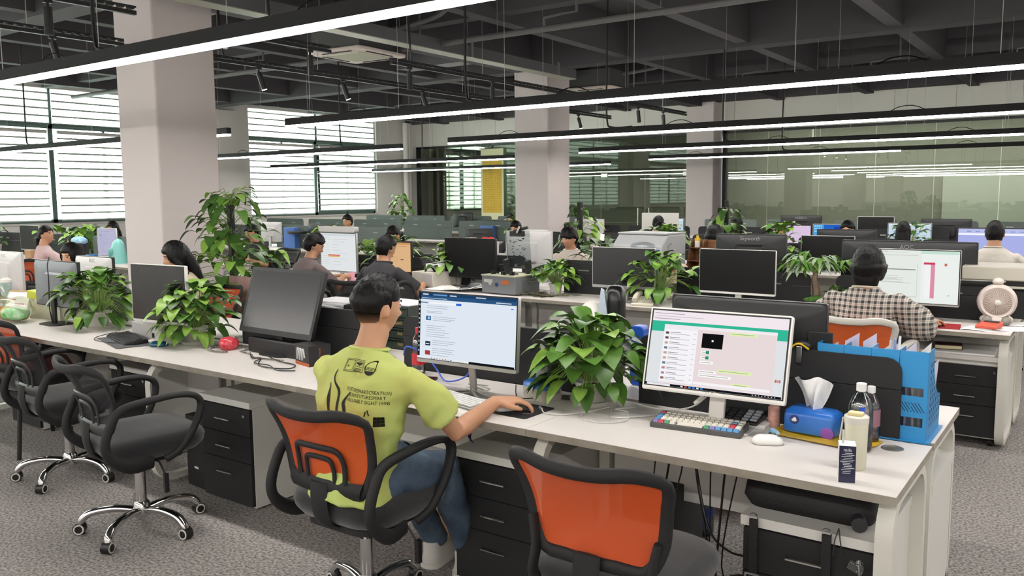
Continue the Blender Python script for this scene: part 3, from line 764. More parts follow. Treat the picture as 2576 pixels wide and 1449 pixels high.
def monitor(x, y, w, h, lift, label, face=0, rz=0, bez='black', back=None, screen='off', logo=None, blogo=None, stand='foot', chin=.022, b=.012, z=.75, tilt=0, group=None, name='computer_monitor', edge=None):
    """face 0: display looks towards -Y, 1: towards +Y"""
    t = thing(name, label, 'monitor', (x, y, z), rz + (pi if face else 0), group)
    T = Matrix.Translation((0, 0, lift)) @ Matrix.Rotation(-tilt, 4, 'X')
    F = BEZ[bez]; B = BEZ[back or bez]
    part('casing', MB().prism(rrect(w, h, .008, 3, 0, h / 2), -.011, .012, 'y').xf(T), BEZ[edge] if edge else F, t)
    m = MB(); rnd = random.Random(label)
    x0, x1, z0, z1 = -w / 2 + b, w / 2 - b, chin, h - b
    if edge or screen == 'off' or True:
        pass
    k = [0]
    def r(a, c, d, e, colr):
        m.use(lit(colr)); yy = -.0118 - .00012 * k[0]; k[0] += 1
        m.quad((x0 + a * (x1 - x0), yy, z0 + c * (z1 - z0)), (x0 + d * (x1 - x0), yy, z0 + c * (z1 - z0)), (x0 + d * (x1 - x0), yy, z0 + e * (z1 - z0)), (x0 + a * (x1 - x0), yy, z0 + e * (z1 - z0)))
    if screen[:3] == 'off':
        m.use(GLASSGREY if screen == 'offgrey' else GLASSBLK).quad((x0, -.0118, z0), (x1, -.0118, z0), (x1, -.0118, z1), (x0, -.0118, z1))
    else: ui_page(r, screen, rnd)
    part('display', m.xf(T), None, t, smooth=0)
    if b > .004: part('black_border', MB().quad((x0 - .006, -.0114, z0 - .004), (x1 + .006, -.0114, z0 - .004), (x1 + .006, -.0114, z1 + .006), (x0 - .006, -.0114, z1 + .006)).xf(T), BLK, t, smooth=0)
    m = MB(); layers(m, [(w - .01, h - .01, 0), (w - .03, h - .03, .01), (w * .42, h * .5, .011), (w * .36, h * .42, .034)], .02, 3, T @ Matrix.Translation((0, .012, h / 2)) @ Matrix.Rotation(-pi / 2, 4, 'X'))
    part('rear_cover', m, B, t)
    if logo: part('logo', MB().text(logo, .02, T @ Matrix.Translation((0, -.0122, chin * .5)) @ Matrix.Rotation(pi / 2, 4, 'X')), STEEL, t, smooth=0)
    if blogo: part('rear_logo', MB().text(blogo, .045, T @ Matrix.Translation((0, .0235, h * .89)) @ Matrix.Rotation(pi, 4, 'Z') @ Matrix.Rotation(pi / 2, 4, 'X')), mat('logo_grey', '8c8e90', .4, .5), t, smooth=0)
    if stand == 'foot':
        part('neck', MB().box((0, .04, lift * .5 + .04), (.05, .02, lift + .1)), F if bez != 'grey' else BLK, t, bev=.004)
        m = MB(); layers(m, [(.24, .17, 0), (.24, .17, .006), (.2, .14, .011)], .06, 4, Matrix.Translation((0, .03, 0))); part('foot', m, F if bez != 'grey' else BLK, t)
    elif stand == 'vee':
        part('neck', MB().box((0, .045, lift * .5 + .05), (.035, .014, lift + .1), rx=.1), F, t, bev=.004)
        m = MB()
        for s in (-1, 1): m.tube([(0, .05, .012), (s * .17, -.1, .006)], [(.006, .016), (.004, .008)], 6)
        part('foot', m, STEEL, t)
    elif stand == 'aoc':
        part('neck', MB().box((0, .08, lift * .5 + .04), (.06, .02, lift + .08), rx=-.2), F, t, bev=.004)
        part('foot', MB().span((-.14, -.0, 0), (.14, .2, .006)), F, t, bev=.003)
    return t

# ---------------------------------------------------------------- builders: plants
LEAFS = [mat('leaf_green_%s' % n, c, .38, var=.6, vs=30, c2=c2, spec=.4) for n, c, c2 in (('dark', '3f6227', '2f4d20'), ('mid', '588033', '426a28'), ('light', '84a848', '678f38'))]
for _m in LEAFS:
    _m.node_tree.nodes['Principled BSDF'].inputs['Subsurface Weight'].default_value = .0
PALEL = mat('pale_grey_green_leaf', '8fa184', .5, var=.5, vs=40, c2='5d7a52')
STEM = mat('green_stem', '7d9a4c', .5)
PROF = (0, .62, .95, 1.0, .86, .56, 0)
NARROW = (0, .45, .8, 1.0, .85, .5, 0)
def leaf(mb, p, d, l, w, droop, fold=.25, prof=PROF, up=V((0, 0, 1))):
    d = d.normalized(); s = d.cross(up)
    s = s.normalized() if s.length > 1e-3 else V((1, 0, 0))
    n = s.cross(d).normalized(); vs = []; K = len(prof) - 1
    for i in range(K + 1):
        t = i / K
        c = p + d * (l * t) + n * (l * .12 * sin(t * pi)) - V((0, 0, 1)) * (droop * l * t * t)
        hw = w * .5 * prof[i]
        vs += [c - s * hw + n * (fold * hw), c, c + s * hw + n * (fold * hw)]
    fs = []
    for i in range(K):
        a = i * 3
        fs += [(a, a + 1, a + 4, a + 3), (a + 1, a + 2, a + 5, a + 4)]
    mb.add(vs, fs)
def foliage(n, R, H, base, lw, seed, light=.25, low=-.35, narrow=False, pale=False, stemr=.0018, up=.35):
    rnd = random.Random(seed); lv = MB(); st = MB()
    for i in range(n):
        a = rnd.uniform(0, 2 * pi); e = low + (1 - low) * (rnd.random() ** .8)
        rr = rnd.uniform(.45, 1) ; cz = sqrt(max(0, 1 - min(1, abs(e)) ** 2))
        tip = V((cos(a) * R * rr * max(.25, cz), sin(a) * R * rr * max(.25, cz), base + H * (.22 + .78 * e) * (1 if e > 0 else .55)))
        root = V((cos(a) * .03, sin(a) * .03, base))
        mid = (root + tip) / 2 + V((0, 0, H * .22))
        st.use(STEM).tube(smoothpath([root, mid, tip], 3), stemr, 4)
        d = V((cos(a + rnd.uniform(-.6, .6)), sin(a + rnd.uniform(-.6, .6)), up + .9 * e * rnd.random() - .25))
        if e < 0: d.z = -.35
        l = lw * (1.12 if e > 0 else .85) * rnd.uniform(.75, 1.25); q = rnd.random()
        lv.use(PALEL if pale and q < .75 else LEAFS[2] if q < light else LEAFS[1] if q < .62 else LEAFS[0])
        leaf(lv, tip, d, l, l * rnd.uniform(.62, .8) * (.6 if narrow else 1), rnd.uniform(.1, .75), rnd.uniform(.1, .4), NARROW if narrow else PROF)
    return lv, st
def pothos(x, y, z, R, H, label, seed, n=90, lw=.1, pot=.075, poth=.1, saucer=True, name='potted_plant', narrow=False, pale=False, low=-.35, light=.25, potm=None, cat='plant', up=.35, bamboo=0):
    t = thing(name, label, cat, (x, y, z))
    z0 = .012 if saucer else 0
    lv, st = foliage(n, R, H, poth + z0, lw, seed, light, low, narrow, pale, up=up)
    part('foliage', lv, None, t, smooth=80); part('stems', st, None, t, smooth=80)
    part('pot', MB().ring([(pot * .72, z0), (pot, poth + z0), (pot * 1.05, poth + z0), (pot * 1.05, poth + z0 - .012), (pot * .98, poth + z0 - .012), (pot * .9, poth + z0 - .015)], 24), potm or POTW, t)
    part('soil', MB().ring([(pot * .93, poth + z0 - .02), (0, poth + z0 - .012)], 20), SOIL, t)
    if saucer: part('saucer', MB().ring([(0, 0), (pot * 1.1, 0), (pot * 1.3, .02), (pot * 1.25, .02), (pot * 1.05, .006), (0, .006)], 24), POTW, t)
    if bamboo:
        m = MB()
        for k in range(bamboo): m.cyl((cos(k * 2.4) * pot * .4, sin(k * 2.4) * pot * .4, poth), (cos(k * 2.4) * pot * .7, sin(k * 2.4) * pot * .7, poth + H * (.55 + .15 * (k % 3))), .009, 8)
        part('bamboo_stick', m, mat('yellow_bamboo', 'd0a83a', .5), t)
    return t
def pole_plant(x, y, h, R, label, seed, n, lw, pole=True, polew=.05, potr=.16, poth=.28, z=0, ptop=0):
    t = thing('climbing_plant', label, 'plant', (x, y, z)); rnd = random.Random(seed); lv = MB(); st = MB()
    for i in range(n):
        a = rnd.uniform(0, 2 * pi); f_ = rnd.random() ** .85; zz = poth + .05 + (h - poth - .05) * f_
        rad = R * (1 - .72 * f_ ** 1.6) * rnd.uniform(.45, 1)
        p0 = V((0, 0, zz - .04)); tip = V((cos(a) * rad, sin(a) * rad, zz + .05 * rnd.random()))
        st.use(STEM).tube([p0, (p0 + tip) / 2 + V((0, 0, .06)), tip], .0028, 4)
        l = lw * rnd.uniform(.7, 1.3) * (1 - .4 * f_); q = rnd.random()
        lv.use(LEAFS[2] if q < .1 + .25 * f_ else LEAFS[1] if q < .5 else LEAFS[0])
        leaf(lv, tip, V((cos(a + rnd.uniform(-.7, .7)), sin(a + rnd.uniform(-.7, .7)), rnd.uniform(-.5, .35))), l, l * rnd.uniform(.6, .8), rnd.uniform(.2, .9), .2)
    part('foliage', lv, None, t, smooth=80); part('stems', st, None, t, smooth=80)
    if pole: part('moss_pole', MB().box((0, 0, (poth + ptop) / 2), (polew, polew, ptop - poth + .1)), BLKM, t, bev=.006)
    part('pot', MB().ring([(potr * .75, 0), (potr, poth), (potr * 1.06, poth), (potr * 1.06, poth - .03), (potr * .95, poth - .03)], 24), POTW, t)
    part('soil', MB().ring([(potr * .95, poth - .035), (0, poth - .02)], 20), SOIL, t)
    return t

# ---------------------------------------------------------------- builders: people
def g2(a, ca, sa, b, cb, sb): return exp(-((a - ca) / sa) ** 2 - ((b - cb) / sb) ** 2)
def head_pt(d):
    """head surface for a unit direction; +Y is the face, origin mid-head"""
    x, y, z = d
    px, py, pz = x * .074, y * (.09 if y > 0 else .1), z * .116
    if z < 0:
        t = -z; px *= 1 - .34 * t ** 1.4; py *= (1 + .02 * t) if y > 0 else (1 - .5 * t ** 1.3)
    else: px *= 1 + .05 * sin(z * pi)
    if y > 0:
        py += .021 * g2(px, 0, .0115, pz, -.024, .014) + .011 * g2(px, 0, .009, pz, -.004, .024)
        py += .0055 * g2(px, 0, .022, pz, -.057, .0055) + .0055 * g2(px, 0, .019, pz, -.068, .0055)
        py += .008 * g2(px, 0, .022, pz, -.095, .014)
        py -= .008 * (g2(px, .031, .016, pz, .010, .011) + g2(px, -.031, .016, pz, .010, .011))
        py += .004 * g2(px, 0, .05, pz, .03, .009)
        py += .004 * (g2(px, .045, .018, pz, -.02, .02) + g2(px, -.045, .018, pz, -.02, .02))
    return V((px, py, pz))
def hair_cover(d, style):
    x, y, z = d
    if style in ('short', 'crop', 'fade', 'fringe'):
        line = {'short': .55, 'crop': .62, 'fade': .6, 'fringe': .3}[style]
        if y > .1: e = line - .25 * min(1, abs(x) / .8)
        elif y > -.25: e = -.12 if style != 'fade' else .1
        else: e = -.62 if style != 'fade' else -.12
        if -.25 < y <= .1: e = min(e, .2)
        return max(0, min(1, (z - e) / (.16 if style != 'fade' else .5) + .5))
    e = {'bob': -.62, 'long': -.75, 'pony': -.35}[style]
    if y > .25: e = .42 if abs(x) < .55 else (.42 - (abs(x) - .55) * 3.2 if style != 'pony' else .3)
    elif y > 0 and style != 'pony': e = min(e, -.5)
    elif y > -.2 and style == 'pony': e = .1
    return max(0, min(1, (z - e) / .14 + .5))
def grow(o, vox, it=3, fac=.5):
    r = o.modifiers.new('join', 'REMESH'); r.mode = 'VOXEL'; r.voxel_size = vox; r.use_smooth_shade = True
    s = o.modifiers.new('soften', 'SMOOTH'); s.factor = fac; s.iterations = it
    return o
def wrinkle(o, size, strength, dirn=None):
    tx = bpy.data.textures.new('folds', 'CLOUDS'); tx.noise_scale = size; tx.noise_depth = 1
    d = o.modifiers.new('folds', 'DISPLACE'); d.texture = tx; d.strength = strength; d.mid_level = .5; d.texture_coords = 'LOCAL'
    return o
def clipped(z0):
    m = mat('clipped_hair', '14100e', .9, spec=.1)
    nt = m.node_tree; tc = nt.nodes.new('ShaderNodeTexCoord'); sp = nt.nodes.new('ShaderNodeSeparateXYZ'); mr = nt.nodes.new('ShaderNodeMapRange')
    mr.inputs[1].default_value = z0 - .085; mr.inputs[2].default_value = z0 - .01; mr.inputs[4].default_value = .97
    nt.links.new(tc.outputs['Object'], sp.inputs[0]); nt.links.new(sp.outputs[2], mr.inputs[0]); nt.links.new(mr.outputs[0], nt.nodes['Principled BSDF'].inputs['Alpha'])
    return m
def hand(mb, wrist, d, palmn, side, s=1, curl=.55, spread=.12, grip=0):
    """wrist point, pointing direction d, palm normal (facing down side), side=+1 thumb towards cross(d, palmn)"""
    d = d.normalized(); n = (palmn - d * palmn.dot(d)).normalized(); a = d.cross(n) * side   # a: thumb side
    P = lambda f, l, h: wrist + d * (f * s) + a * (l * s) + n * (h * s)
    mb.tube([P(-.01, 0, 0), P(.03, .002, -.002), P(.07, 0, -.004), P(.092, -.002, -.002)], [(.016 * s, .024 * s), (.016 * s, .036 * s), (.014 * s, .041 * s), (.010 * s, .038 * s)], 12, up=n)
    for k, (l, ln, cu) in enumerate(((.027, .072, 1.0), (.0095, .08, .95), (-.009, .074, 1.0), (-.026, .058, 1.1))):
        p = P(.088, l, -.003); dd = (d + a * (spread * (1.2 - k) * .6)).normalized(); pts = [P(.07, l, -.002), p]; ang = 0
        for j, q in enumerate((.45, .32, .25)):
            ang += curl * cu * (.55 if j == 0 else .8)
            p = p + (dd * cos(ang) + n * sin(ang)) * (ln * q * s); pts.append(p)
        mb.tube(pts, [.0095 * s, .0095 * s, .0088 * s, .0082 * s, .0062 * s], 8)
    t0 = P(.012, .022, .004); t1 = P(.045, .047, .012); t2 = P(.073, .052, .018); t3 = P(.093, .045, .022)
    mb.tube([t0, t1, t2, t3], [.014 * s, .0125 * s, .0105 * s, .008 * s], 8)
    return mb
def elbow(S, T, a, b, pole):
    d = T - S; L_ = min(d.length, (a + b) * .995); u = d.normalized()
    x = (a * a - b * b + L_ * L_) / (2 * L_); h = sqrt(max(0, a * a - x * x))
    p = pole - u * pole.dot(u); p = p.normalized()
    return S + u * x + p * h, S + u * L_
def person(label, x, y, rz, shirt, hair='short', lean=.15, hyaw=0, hpitch=0, L=None, R=None, sleeve='short', seat=.47, face=True, glasses=False, legs=False,
           vox=.009, side=0, scale=1, trousers=None, shoes=None, sheight=1, hairm=None, collar=None, noarms=False, armL=(.28, .25), pole=(.7, -.15, -1), Lh=None, Rh=None, wrk=.012, polo=False, sh=.19, hyoff=0, hup=0):
    """seated person; local frame: origin on the floor under the hips, facing +Y"""
    t = thing('person', label, 'person', (x, y, 0), rz)
    H = V((0, 0, seat + .1)); tl = .47 * sheight
    ax = V((side, sin(lean), cos(lean))).normalized()
    rt = V((1, 0, 0)); fw = ax.cross(rt) * -1
    C = H + ax * (tl * .62); N = H + ax * tl + V((0, 0, 0)); 
    neck_top = N + V((0, .02 + .05 * sin(lean), .058)); 
    hc = neck_top + V((0, .022 + hyoff, .073 + hup))
    HR = Matrix.Translation(hc) @ Matrix.Rotation(hyaw, 4, 'Z') @ Matrix.Rotation(-hpitch, 4, 'X')
    SL, SR = N - rt * sh - ax * .085, N + rt * sh - ax * .085
    TL = V(L) if L else V((-.2, .42, .79)); TR = V(R) if R else V((.2, .42, .79))
    EL, TL = elbow(SL, TL, armL[0], armL[1], V((-pole[0], pole[1], pole[2]))); ER, TR = elbow(SR, TR, armL[0], armL[1], V(pole))
    # --- body
    m = MB()
    hd = MB().ball((0, 0, 0), (1, 1, 1), 44, 34); m.merge(MB().add([HR @ head_pt(V(v)) for v in hd.v], hd.f))
    for s in (-1, 1):
        er = HR @ Matrix.Translation((s * .074, -.012, -.006)) @ Matrix.Rotation(s * -.35, 4, 'Z') @ Matrix.Rotation(.15, 4, 'X')
        m.ball((0, 0, 0), (.008, .019, .031), 12, 8, er); m.ball((0, 0, 0), (.011, .012, .012), 8, 6, er @ Matrix.Translation((0, .006, -.018)))
    m.tube([N - ax * .06, N, (N + neck_top) / 2, neck_top, hc + V((0, -.01, -.03))], [(.06, .08), (.056, .066), (.056, .058), (.058, .058), (.05, .05)], 14, up=(0, 1, 0))
    m.tube([H, C, N - ax * .08, N - ax * .02], [(.09, .13), (.09, .14), (.08, .15), (.05, .08)], 14, up=(0, 1, 0))
    if not noarms:
        for (S, E_, T, s, hdv) in ((SL, EL, TL, -1, Lh), (SR, ER, TR, 1, Rh)):
            m.tube([S + (C - S) * .3, S, S + (E_ - S) * .3, S + (E_ - S) * .75, E_, E_ + (T - E_) * .22, E_ + (T - E_) * .6, T], [.028, .03, .033, .037, .037, .041, .034, (.023, .028)], 12)
            fd = (T - E_).normalized() if hdv is None else V(hdv)
            if hdv is None: fd.z *= .3
            hand(m, T, fd, V((0, 0, -1)), -s, 1.04, curl=.62 if vox < .007 else .45, spread=.05 if vox < .007 else .1)
    if legs:
        for s in (-1, 1):
            kx = s * legs[0]; m.tube([H + V((s * .08, .0, 0)), V((kx, legs[1] * .5, seat + .09)), V((kx, legs[1], seat + .07)), V((kx * .9, legs[1] + legs[2] * .5, .28)), V((kx * .8, legs[1] + legs[2], .1))], [.07, .07, .05, .045, .035], 10)
    b = grow(part('body', m, SKIN, t), vox)
    # --- face details
    if face:
        e = MB(); br = MB(); lp = MB()
        for s in (-1, 1):
            e.use(mat('eye_white', 'dcd8d2', .3)).ball((0, 0, 0), (.0135, .006, .0055), 12, 8, HR @ Matrix.Translation((s * .031, .0755, .009)))
            e.use(mat('dark_iris', '1c1413', .2)).ball((0, 0, 0), (.0055, .003, .0055), 10, 6, HR @ Matrix.Translation((s * .031, .0808, .009)))
            e.use(mat('eyelid_line', '3a2620', .6)).tube([HR @ V((s * .016, .0805, .0125)), HR @ V((s * .031, .0838, .0165)), HR @ V((s * .047, .0765, .0125))], .0016, 5)
            br.tube([HR @ V((s * .014, .087, .029)), HR @ V((s * .032, .0835, .034)), HR @ V((s * .05, .073, .029))], [(.002, .004), (.0022, .0045), (.001, .0025)], 6)
        part('eyes', e, None, t); part('eyebrows', br, HAIR, t)
        lp.tube([HR @ V((-.02, .083, -.062)), HR @ V((-.008, .0905, -.0605)), HR @ V((0, .091, -.062)), HR @ V((.008, .0905, -.0605)), HR @ V((.02, .083, -.062))], [.001, .003, .0032, .003, .001], 6)
        part('lips', lp, mat('lip_skin', 'a8665a', .5), t)
    # --- hair
    hm = hairm or HAIR; rnd = random.Random(label)
    ball = MB().ball((0, 0, 0), (1, 1, 1), 56, 44); hv = []
    for v in ball.v:
        d = V(v); c = hair_cover(d, hair); p = head_pt(d)
        th = {'short': .017, 'crop': .008, 'fade': .015, 'fringe': .02, 'bob': .024, 'long': .017, 'pony': .013}[hair]
        nz = .004 * sin(d.x * 37 + 3 * sin(d.y * 23)) * sin(d.y * 31 + d.z * 9)
        if hair in ('short', 'fringe', 'fade') and d.z > .4: nz += rnd.uniform(-.003, .004)
        off = (-.007 + (th + .007 + nz) * c)
        if hair == 'bob' and d.z < .1 and d.y < .3: off += .012 * c
        p = p + d * off
        hv.append(HR @ p)
    h = MB().add(hv, ball.f)
    if hair in ('long', 'pony'):
        if hair == 'long':
            h.tube([HR @ V((0, -.045, .02)), HR @ V((0, -.07, -.06)), HR @ V((0, -.085, -.14)), HR @ V((0, -.09, -.24)), HR @ V((0, -.085, -.33))], [(.06, .075), (.055, .088), (.045, .092), (.035, .085), (.02, .06)], 16, up=(0, 1, 0))
            for s in (-1, 1): h.tube([HR @ V((s * .06, .02, .03)), HR @ V((s * .078, .015, -.04)), HR @ V((s * .078, -.0, -.12)), HR @ V((s * .07, -.03, -.22))], [(.03, .018), (.032, .018), (.034, .018), (.02, .01)], 10, up=(0, 1, 0))
        else:
            h.tube([HR @ V((0, -.1, -.02)), HR @ V((0, -.14, -.03)), HR @ V((0, -.15, -.11)), HR @ V((0, -.13, -.2)), HR @ V((0, -.12, -.26))], [.03, .035, .033, .026, .008], 12)
    if hair == 'bob':
        h.tube([HR @ V((0, -.04, .0)), HR @ V((0, -.055, -.06)), HR @ V((0, -.05, -.115))], [(.06, .08), (.058, .086), (.05, .07)], 16, up=(0, 1, 0))
    part('hair', h, hm, t, smooth=80)
    if hair == 'fade':
        hv = []
        for v in ball.v:
            d = V(v); z = d.z; c = 0
            if d.y < .25: c = max(0, min(1, (z - (-.62 if d.y < -.3 else -.15)) / .4 + .5)) * (1 if d.y < .12 else .5)
            hv.append(HR @ (head_pt(d) + d * (-.006 + .0085 * c)))
        part('clipped_hair', MB().add(hv, ball.f), clipped(hc.z), t, smooth=80)
    # --- clothes
    m = MB(); ez = .012
    m.tube([H - ax * .085 + V((0, -.01, 0)), H + ax * .02, H + ax * (tl * .3), C, N - ax * .12, N - ax * .055, N + ax * .0], [(.135, .185), (.13, .18), (.12, .172), (.122, sh * .9), (.11, sh + .01), (.092, sh * .84), (.068, .088)], 18, up=(0, 1, 0))
    if not noarms:
        for (S, E_, T) in ((SL, EL, TL), (SR, ER, TR)):
            inn = S + (C - S) * .35
            if sleeve == 'short':
                q = S + (E_ - S) * (.85 if vox > .006 else .66)
                m.tube([inn, S + (inn - S) * .2, S + (E_ - S) * .25, S + (E_ - S) * .55, q], [.06, .054, .06, .07, .078], 14)
            elif sleeve == 'puff':
                m.tube([inn, S, S + (E_ - S) * .3, S + (E_ - S) * .8, E_ + (T - E_) * .1, E_ + (T - E_) * .3], [.065, .066, .085, .105, .095, .05], 14)
            else: m.tube([inn, S, S + (E_ - S) * .5, E_, E_ + (T - E_) * .5, E_ + (T - E_) * .92], [.06, .058, .058, .055, .048, .04], 14)
    s_ = grow(part('shirt', m, shirt, t), max(vox * 1.3, .009), 4)
    wrinkle(s_, .09, wrk)
    if collar is not None:
        up = ax; c0 = N + ax * .004
        part('collar', MB().tube([c0 + V((cos(a) * .076, sin(a) * .062 + .004, .008 * sin(a) * -1)) for a in [2 * pi * k / 20 for k in range(20)]], (.007, .011) if not polo else (.012, .022), 8, closed=True, up=tuple(ax)), collar, t, smooth=80)
    if legs:
        m = MB()
        for s in (-1, 1):
            kx = s * legs[0]
            m.tube([H + V((s * .07, -.04, -.03)), H + V((s * .085, .04, -.015)), V((kx, legs[1] * .55, seat + .085)), V((kx, legs[1], seat + .06)), V((kx * .97, legs[1] + legs[2] * .2 + .0, seat - .06)), V((kx * .9, legs[1] + legs[2] * .55, .27)), V((kx * .8, legs[1] + legs[2], .1))], [.085, .095, .09, .075, .072, .062, .058], 14)
        m.tube([H + V((0, -.08, -.03)), H + V((0, .04, -.01))], [(.085, .12), (.095, .14)], 14, up=(0, 0, 1))
        tr = grow(part('trousers', m, trousers, t), .011, 4); wrinkle(tr, .07, .014)
        for s in (-1, 1):
            fx = s * legs[0] * .8; fy = legs[1] + legs[2]
            m = MB(); T_ = Matrix.Translation((fx, fy, 0)) @ Matrix.Rotation(-s * .15, 4, 'Z')
            layers(m, [(.085, .27, .004, 0, .06), (.095, .285, .015, 0, .06), (.092, .28, .035, 0, .06), (.085, .24, .06, 0, .045), (.08, .17, .08, 0, .01), (.078, .125, .1, 0, -.015), (.076, .115, .115, 0, -.018)], .042, 5, T_)
            so = part('shoe', m, shoes, t, smooth=70)
            part('sole', MB().prism([(T_ @ V((p[0], p[1] + .06, 0)))[:2] for p in rrect(.1, .295, .045, 5)], 0, .022), mat('white_rubber', 'dad7cf', .6), so)
            part('laces', MB().box((0, .09, .074), (.05, .012, .004)).box((0, .07, .08), (.05, .012, .004)).box((0, .11, .066), (.05, .012, .004)).xf(T_), mat('white_rubber', 'dad7cf', .6), so)
    if glasses:
        m = MB()
        for s in (-1, 1):
            m.tube([HR @ V((s * .033 + .022 * cos(a), .094, .008 + .017 * sin(a))) for a in [2 * pi * k / 16 for k in range(16)]], .0016, 5, closed=True)
            m.tube([HR @ V((s * .055, .092, .012)), HR @ V((s * .078, .05, .012)), HR @ V((s * .08, -.01, .0))], .0014, 5)
        part('glasses', m.tube([HR @ V((-.011, .096, .01)), HR @ V((.011, .096, .01))], .0015, 5), BLK, t)
    return t

# ================================================================ PLACEMENT
XE = [-.46, -1.765, -3.07, -4.385, -5.69, -6.995, -8.3]        # joints of the right-hand benches
RY = [2.565, 5.93, 9.3, 12.67, 16.04]                          # near edges of the five rows
rown = ('nearest', 'second', 'third', 'fourth', 'fifth')
bayn = ('right-end', 'second', 'third', 'fourth', 'fifth', 'leftmost')
for r in range(5):
    n = 6
    for k in range(n):
        e = (k in (0, 2, 4) and False or k in (0, 2, 4), k == 0)
        w = XE[k] - XE[k + 1]
        if r == 0: lab = ['white right-end desk with the colourful keyboard and milk carton', 'white desk where the man in the lime shirt works', 'white desk under the large switched-off black monitor', 'white desk with the black keyboard and teal mouse', 'white desk with the fruit bags and yellow box', 'white desk at the far left end of the nearest row'][k]; g = None
        elif r == 1: lab = ['white desk of the woman in the checked blouse', 'white desk with the white telephone corner and money tree', 'white desk under the monitor with a bright diagonal reflection', 'white desk with the grey test box and circuit boards', 'white desk of the man in the dark grey polo', 'white desk of the man in the brown shirt'][k]; g = None
        else: lab = 'white bench desk hidden behind monitors in the rows farther back'; g = 'desks in the back rows'
        desk(XE[k + 1], RY[r], w, lab, g, e)
LX = [-9.35, -10.85, -12.35, -13.85, -15.35, -16.85]
for r in range(1, 5):
    for k in range(5):
        lab = 'white desk by the window wall with the mint kettle' if (r == 1 and k == 1) else 'white bench desk in the block along the window wall'
        desk(LX[k + 1], RY[r], 1.495, lab, None if (r == 1 and k == 1) else 'desks along the windows', (True, k == 0))
# dividers
board(-1.60, -.57, 3.19, 1.045, 'black rounded divider behind the blue tissue box', slots=False)
board(-2.95, -1.85, 3.19, 1.02, 'black low divider behind the white keyboard and wide-leaf plant', slots=False)
board(-4.28, -3.2, 3.19, 1.02, 'black divider behind the black boxed gadgets', slots=False)
board(-6.9, -5.85, 3.35, 1.02, 'black divider behind the fruit bags')
board(-1.66, -.6, 6.56, 1.02, 'black divider under the huge monitor of the checked-blouse woman')
board(-2.95, -1.85, 6.56, 1.02, 'black divider behind the white-framed black monitor')
board(-4.03, -3.2, 6.5, 1.05, 'black divider left of the monitor with a diagonal reflection')
board(-5.5, -4.5, 6.56, 1.06, 'black rounded divider right of the tall glass jig')
board(-6.9, -5.8, 6.56, 1.0, 'black divider behind the amber-lit monitor')
for k in range(5): board(XE[k + 1] + .12, XE[k] - .12, 9.93, 1.13, 'charcoal divider in the third row behind seated people', group='third row dividers')
for k in range(6):
    board(XE[k + 1] + .08, XE[k] - .08, 13.3, 1.1, 'charcoal divider far back near the glass wall', group='fourth row dividers')
for r, y in enumerate((6.56, 9.93, 13.3, 16.67)):
    for k in range(5):
        board(LX[k + 1] + .1, LX[k] - .1, y, 1.1 if r == 0 else 1.14, 'grey-green divider with slot handles, row %s of the window block' % ('one', 'two', 'three', 'four')[r], SCRG if r > 1 or k < 2 else SCR, group='window block dividers row %d' % (r + 1))
for k in range(5): board(XE[k + 1] + .1 , XE[k] - .1, 16.67, 1.12, 'grey-green divider in the last row before the glass', SCRG, group='last row dividers')

# pedestals
pedestal(-3.775, 2.67, 'drawer cabinet in plain view left of the lime-shirt man')
pedestal(-5.0, 2.85, 'drawer cabinet under the desk with the teal mouse')
pedestal(-1.985, 2.66, 'drawer cabinet between the two orange chairs')
pedestal(-.725, 2.62, 'drawer cabinet with a black bag on top at the right end')
pedestal(-.68, 3.76, 'white-topped drawer cabinet seen past the right desk end', pi)
pedestal(-3.75, 6.15, 'drawer cabinet under the second-row desk behind the wide-leaf plant')
pedestal(-.70, 6.0, 'drawer cabinet on casters beside the checked-blouse woman', castor=True, w=.42, d=.5, h=.57)
pedestal(-6.3, 2.8, 'drawer cabinet at the far left of the nearest row')

# ---- chairs and people
seat_at('orange', -2.32, 2.26, 0, 'orange mesh office chair under the man in the lime shirt')
seat_at('plain_noarm', -1.19, 2.27, .0, 'empty orange mesh chair in the right foreground')
seat_at('black', -3.83, 2.21, radians(-10), 'black mesh office chair pulled out in the left foreground')
seat_at('black', -4.93, 2.42, radians(-6), 'black mesh office chair behind another black one, near the left edge')
seat_at('orange_legs', -5.78, 2.62, radians(6), 'orange chair on straight legs cut by the left picture edge')
seat_at('white', -1.24, 5.55, radians(-3), 'white-framed orange chair under the woman in the checked blouse')
seat_at('black', -5.62, 5.56, radians(10), 'black chair under the man in the dark grey polo')
seat_at('black', -4.72, 5.45, radians(-62), 'empty black mesh chair turned sideways behind the lime-shirt man')
seat_at('orange', -6.15, 4.15, pi, 'orange chair of the long-haired woman by the column')
seat_at('orange', -7.85, 4.1, pi - .3, 'orange chair of the woman half hidden by a white monitor')
seat_at('orange', -11.35, 5.35, radians(15), 'orange chair of the woman in the pale pink top')
seat_at('orange', -7.95, 8.9, 0, 'empty orange chair far back in front of grey dividers')
seat_at('orange', -4.75, 8.1, pi, 'orange chair of the man in the cream T-shirt')
seat_at('black', -6.55, 5.5, 0, 'black chair of the man in the brown shirt')
hid = [(-3.62, 8.7), (-.86, 8.7), (-5.85, 12.1), (-4.6, 12.1), (-2.27, 12.1)]
for i, (x, y) in enumerate(hid): seat_at('black', x, y, 0, 'black chair hidden beneath a person in the back rows', 'hidden back row chairs')
for i, (x, y) in enumerate([(-3.5, 11.0), (-2.6, 11.0), (-7.6, 11.0), (-10.1, 14.4), (-11.35, 11.0), (-7.25, 7.9), (-9.8, 7.9), (-13.7, 7.9), (-5.1, 11.0)]): seat_at('black', x, y, pi, 'black chair hidden beneath a person in the back rows', 'hidden back row chairs')

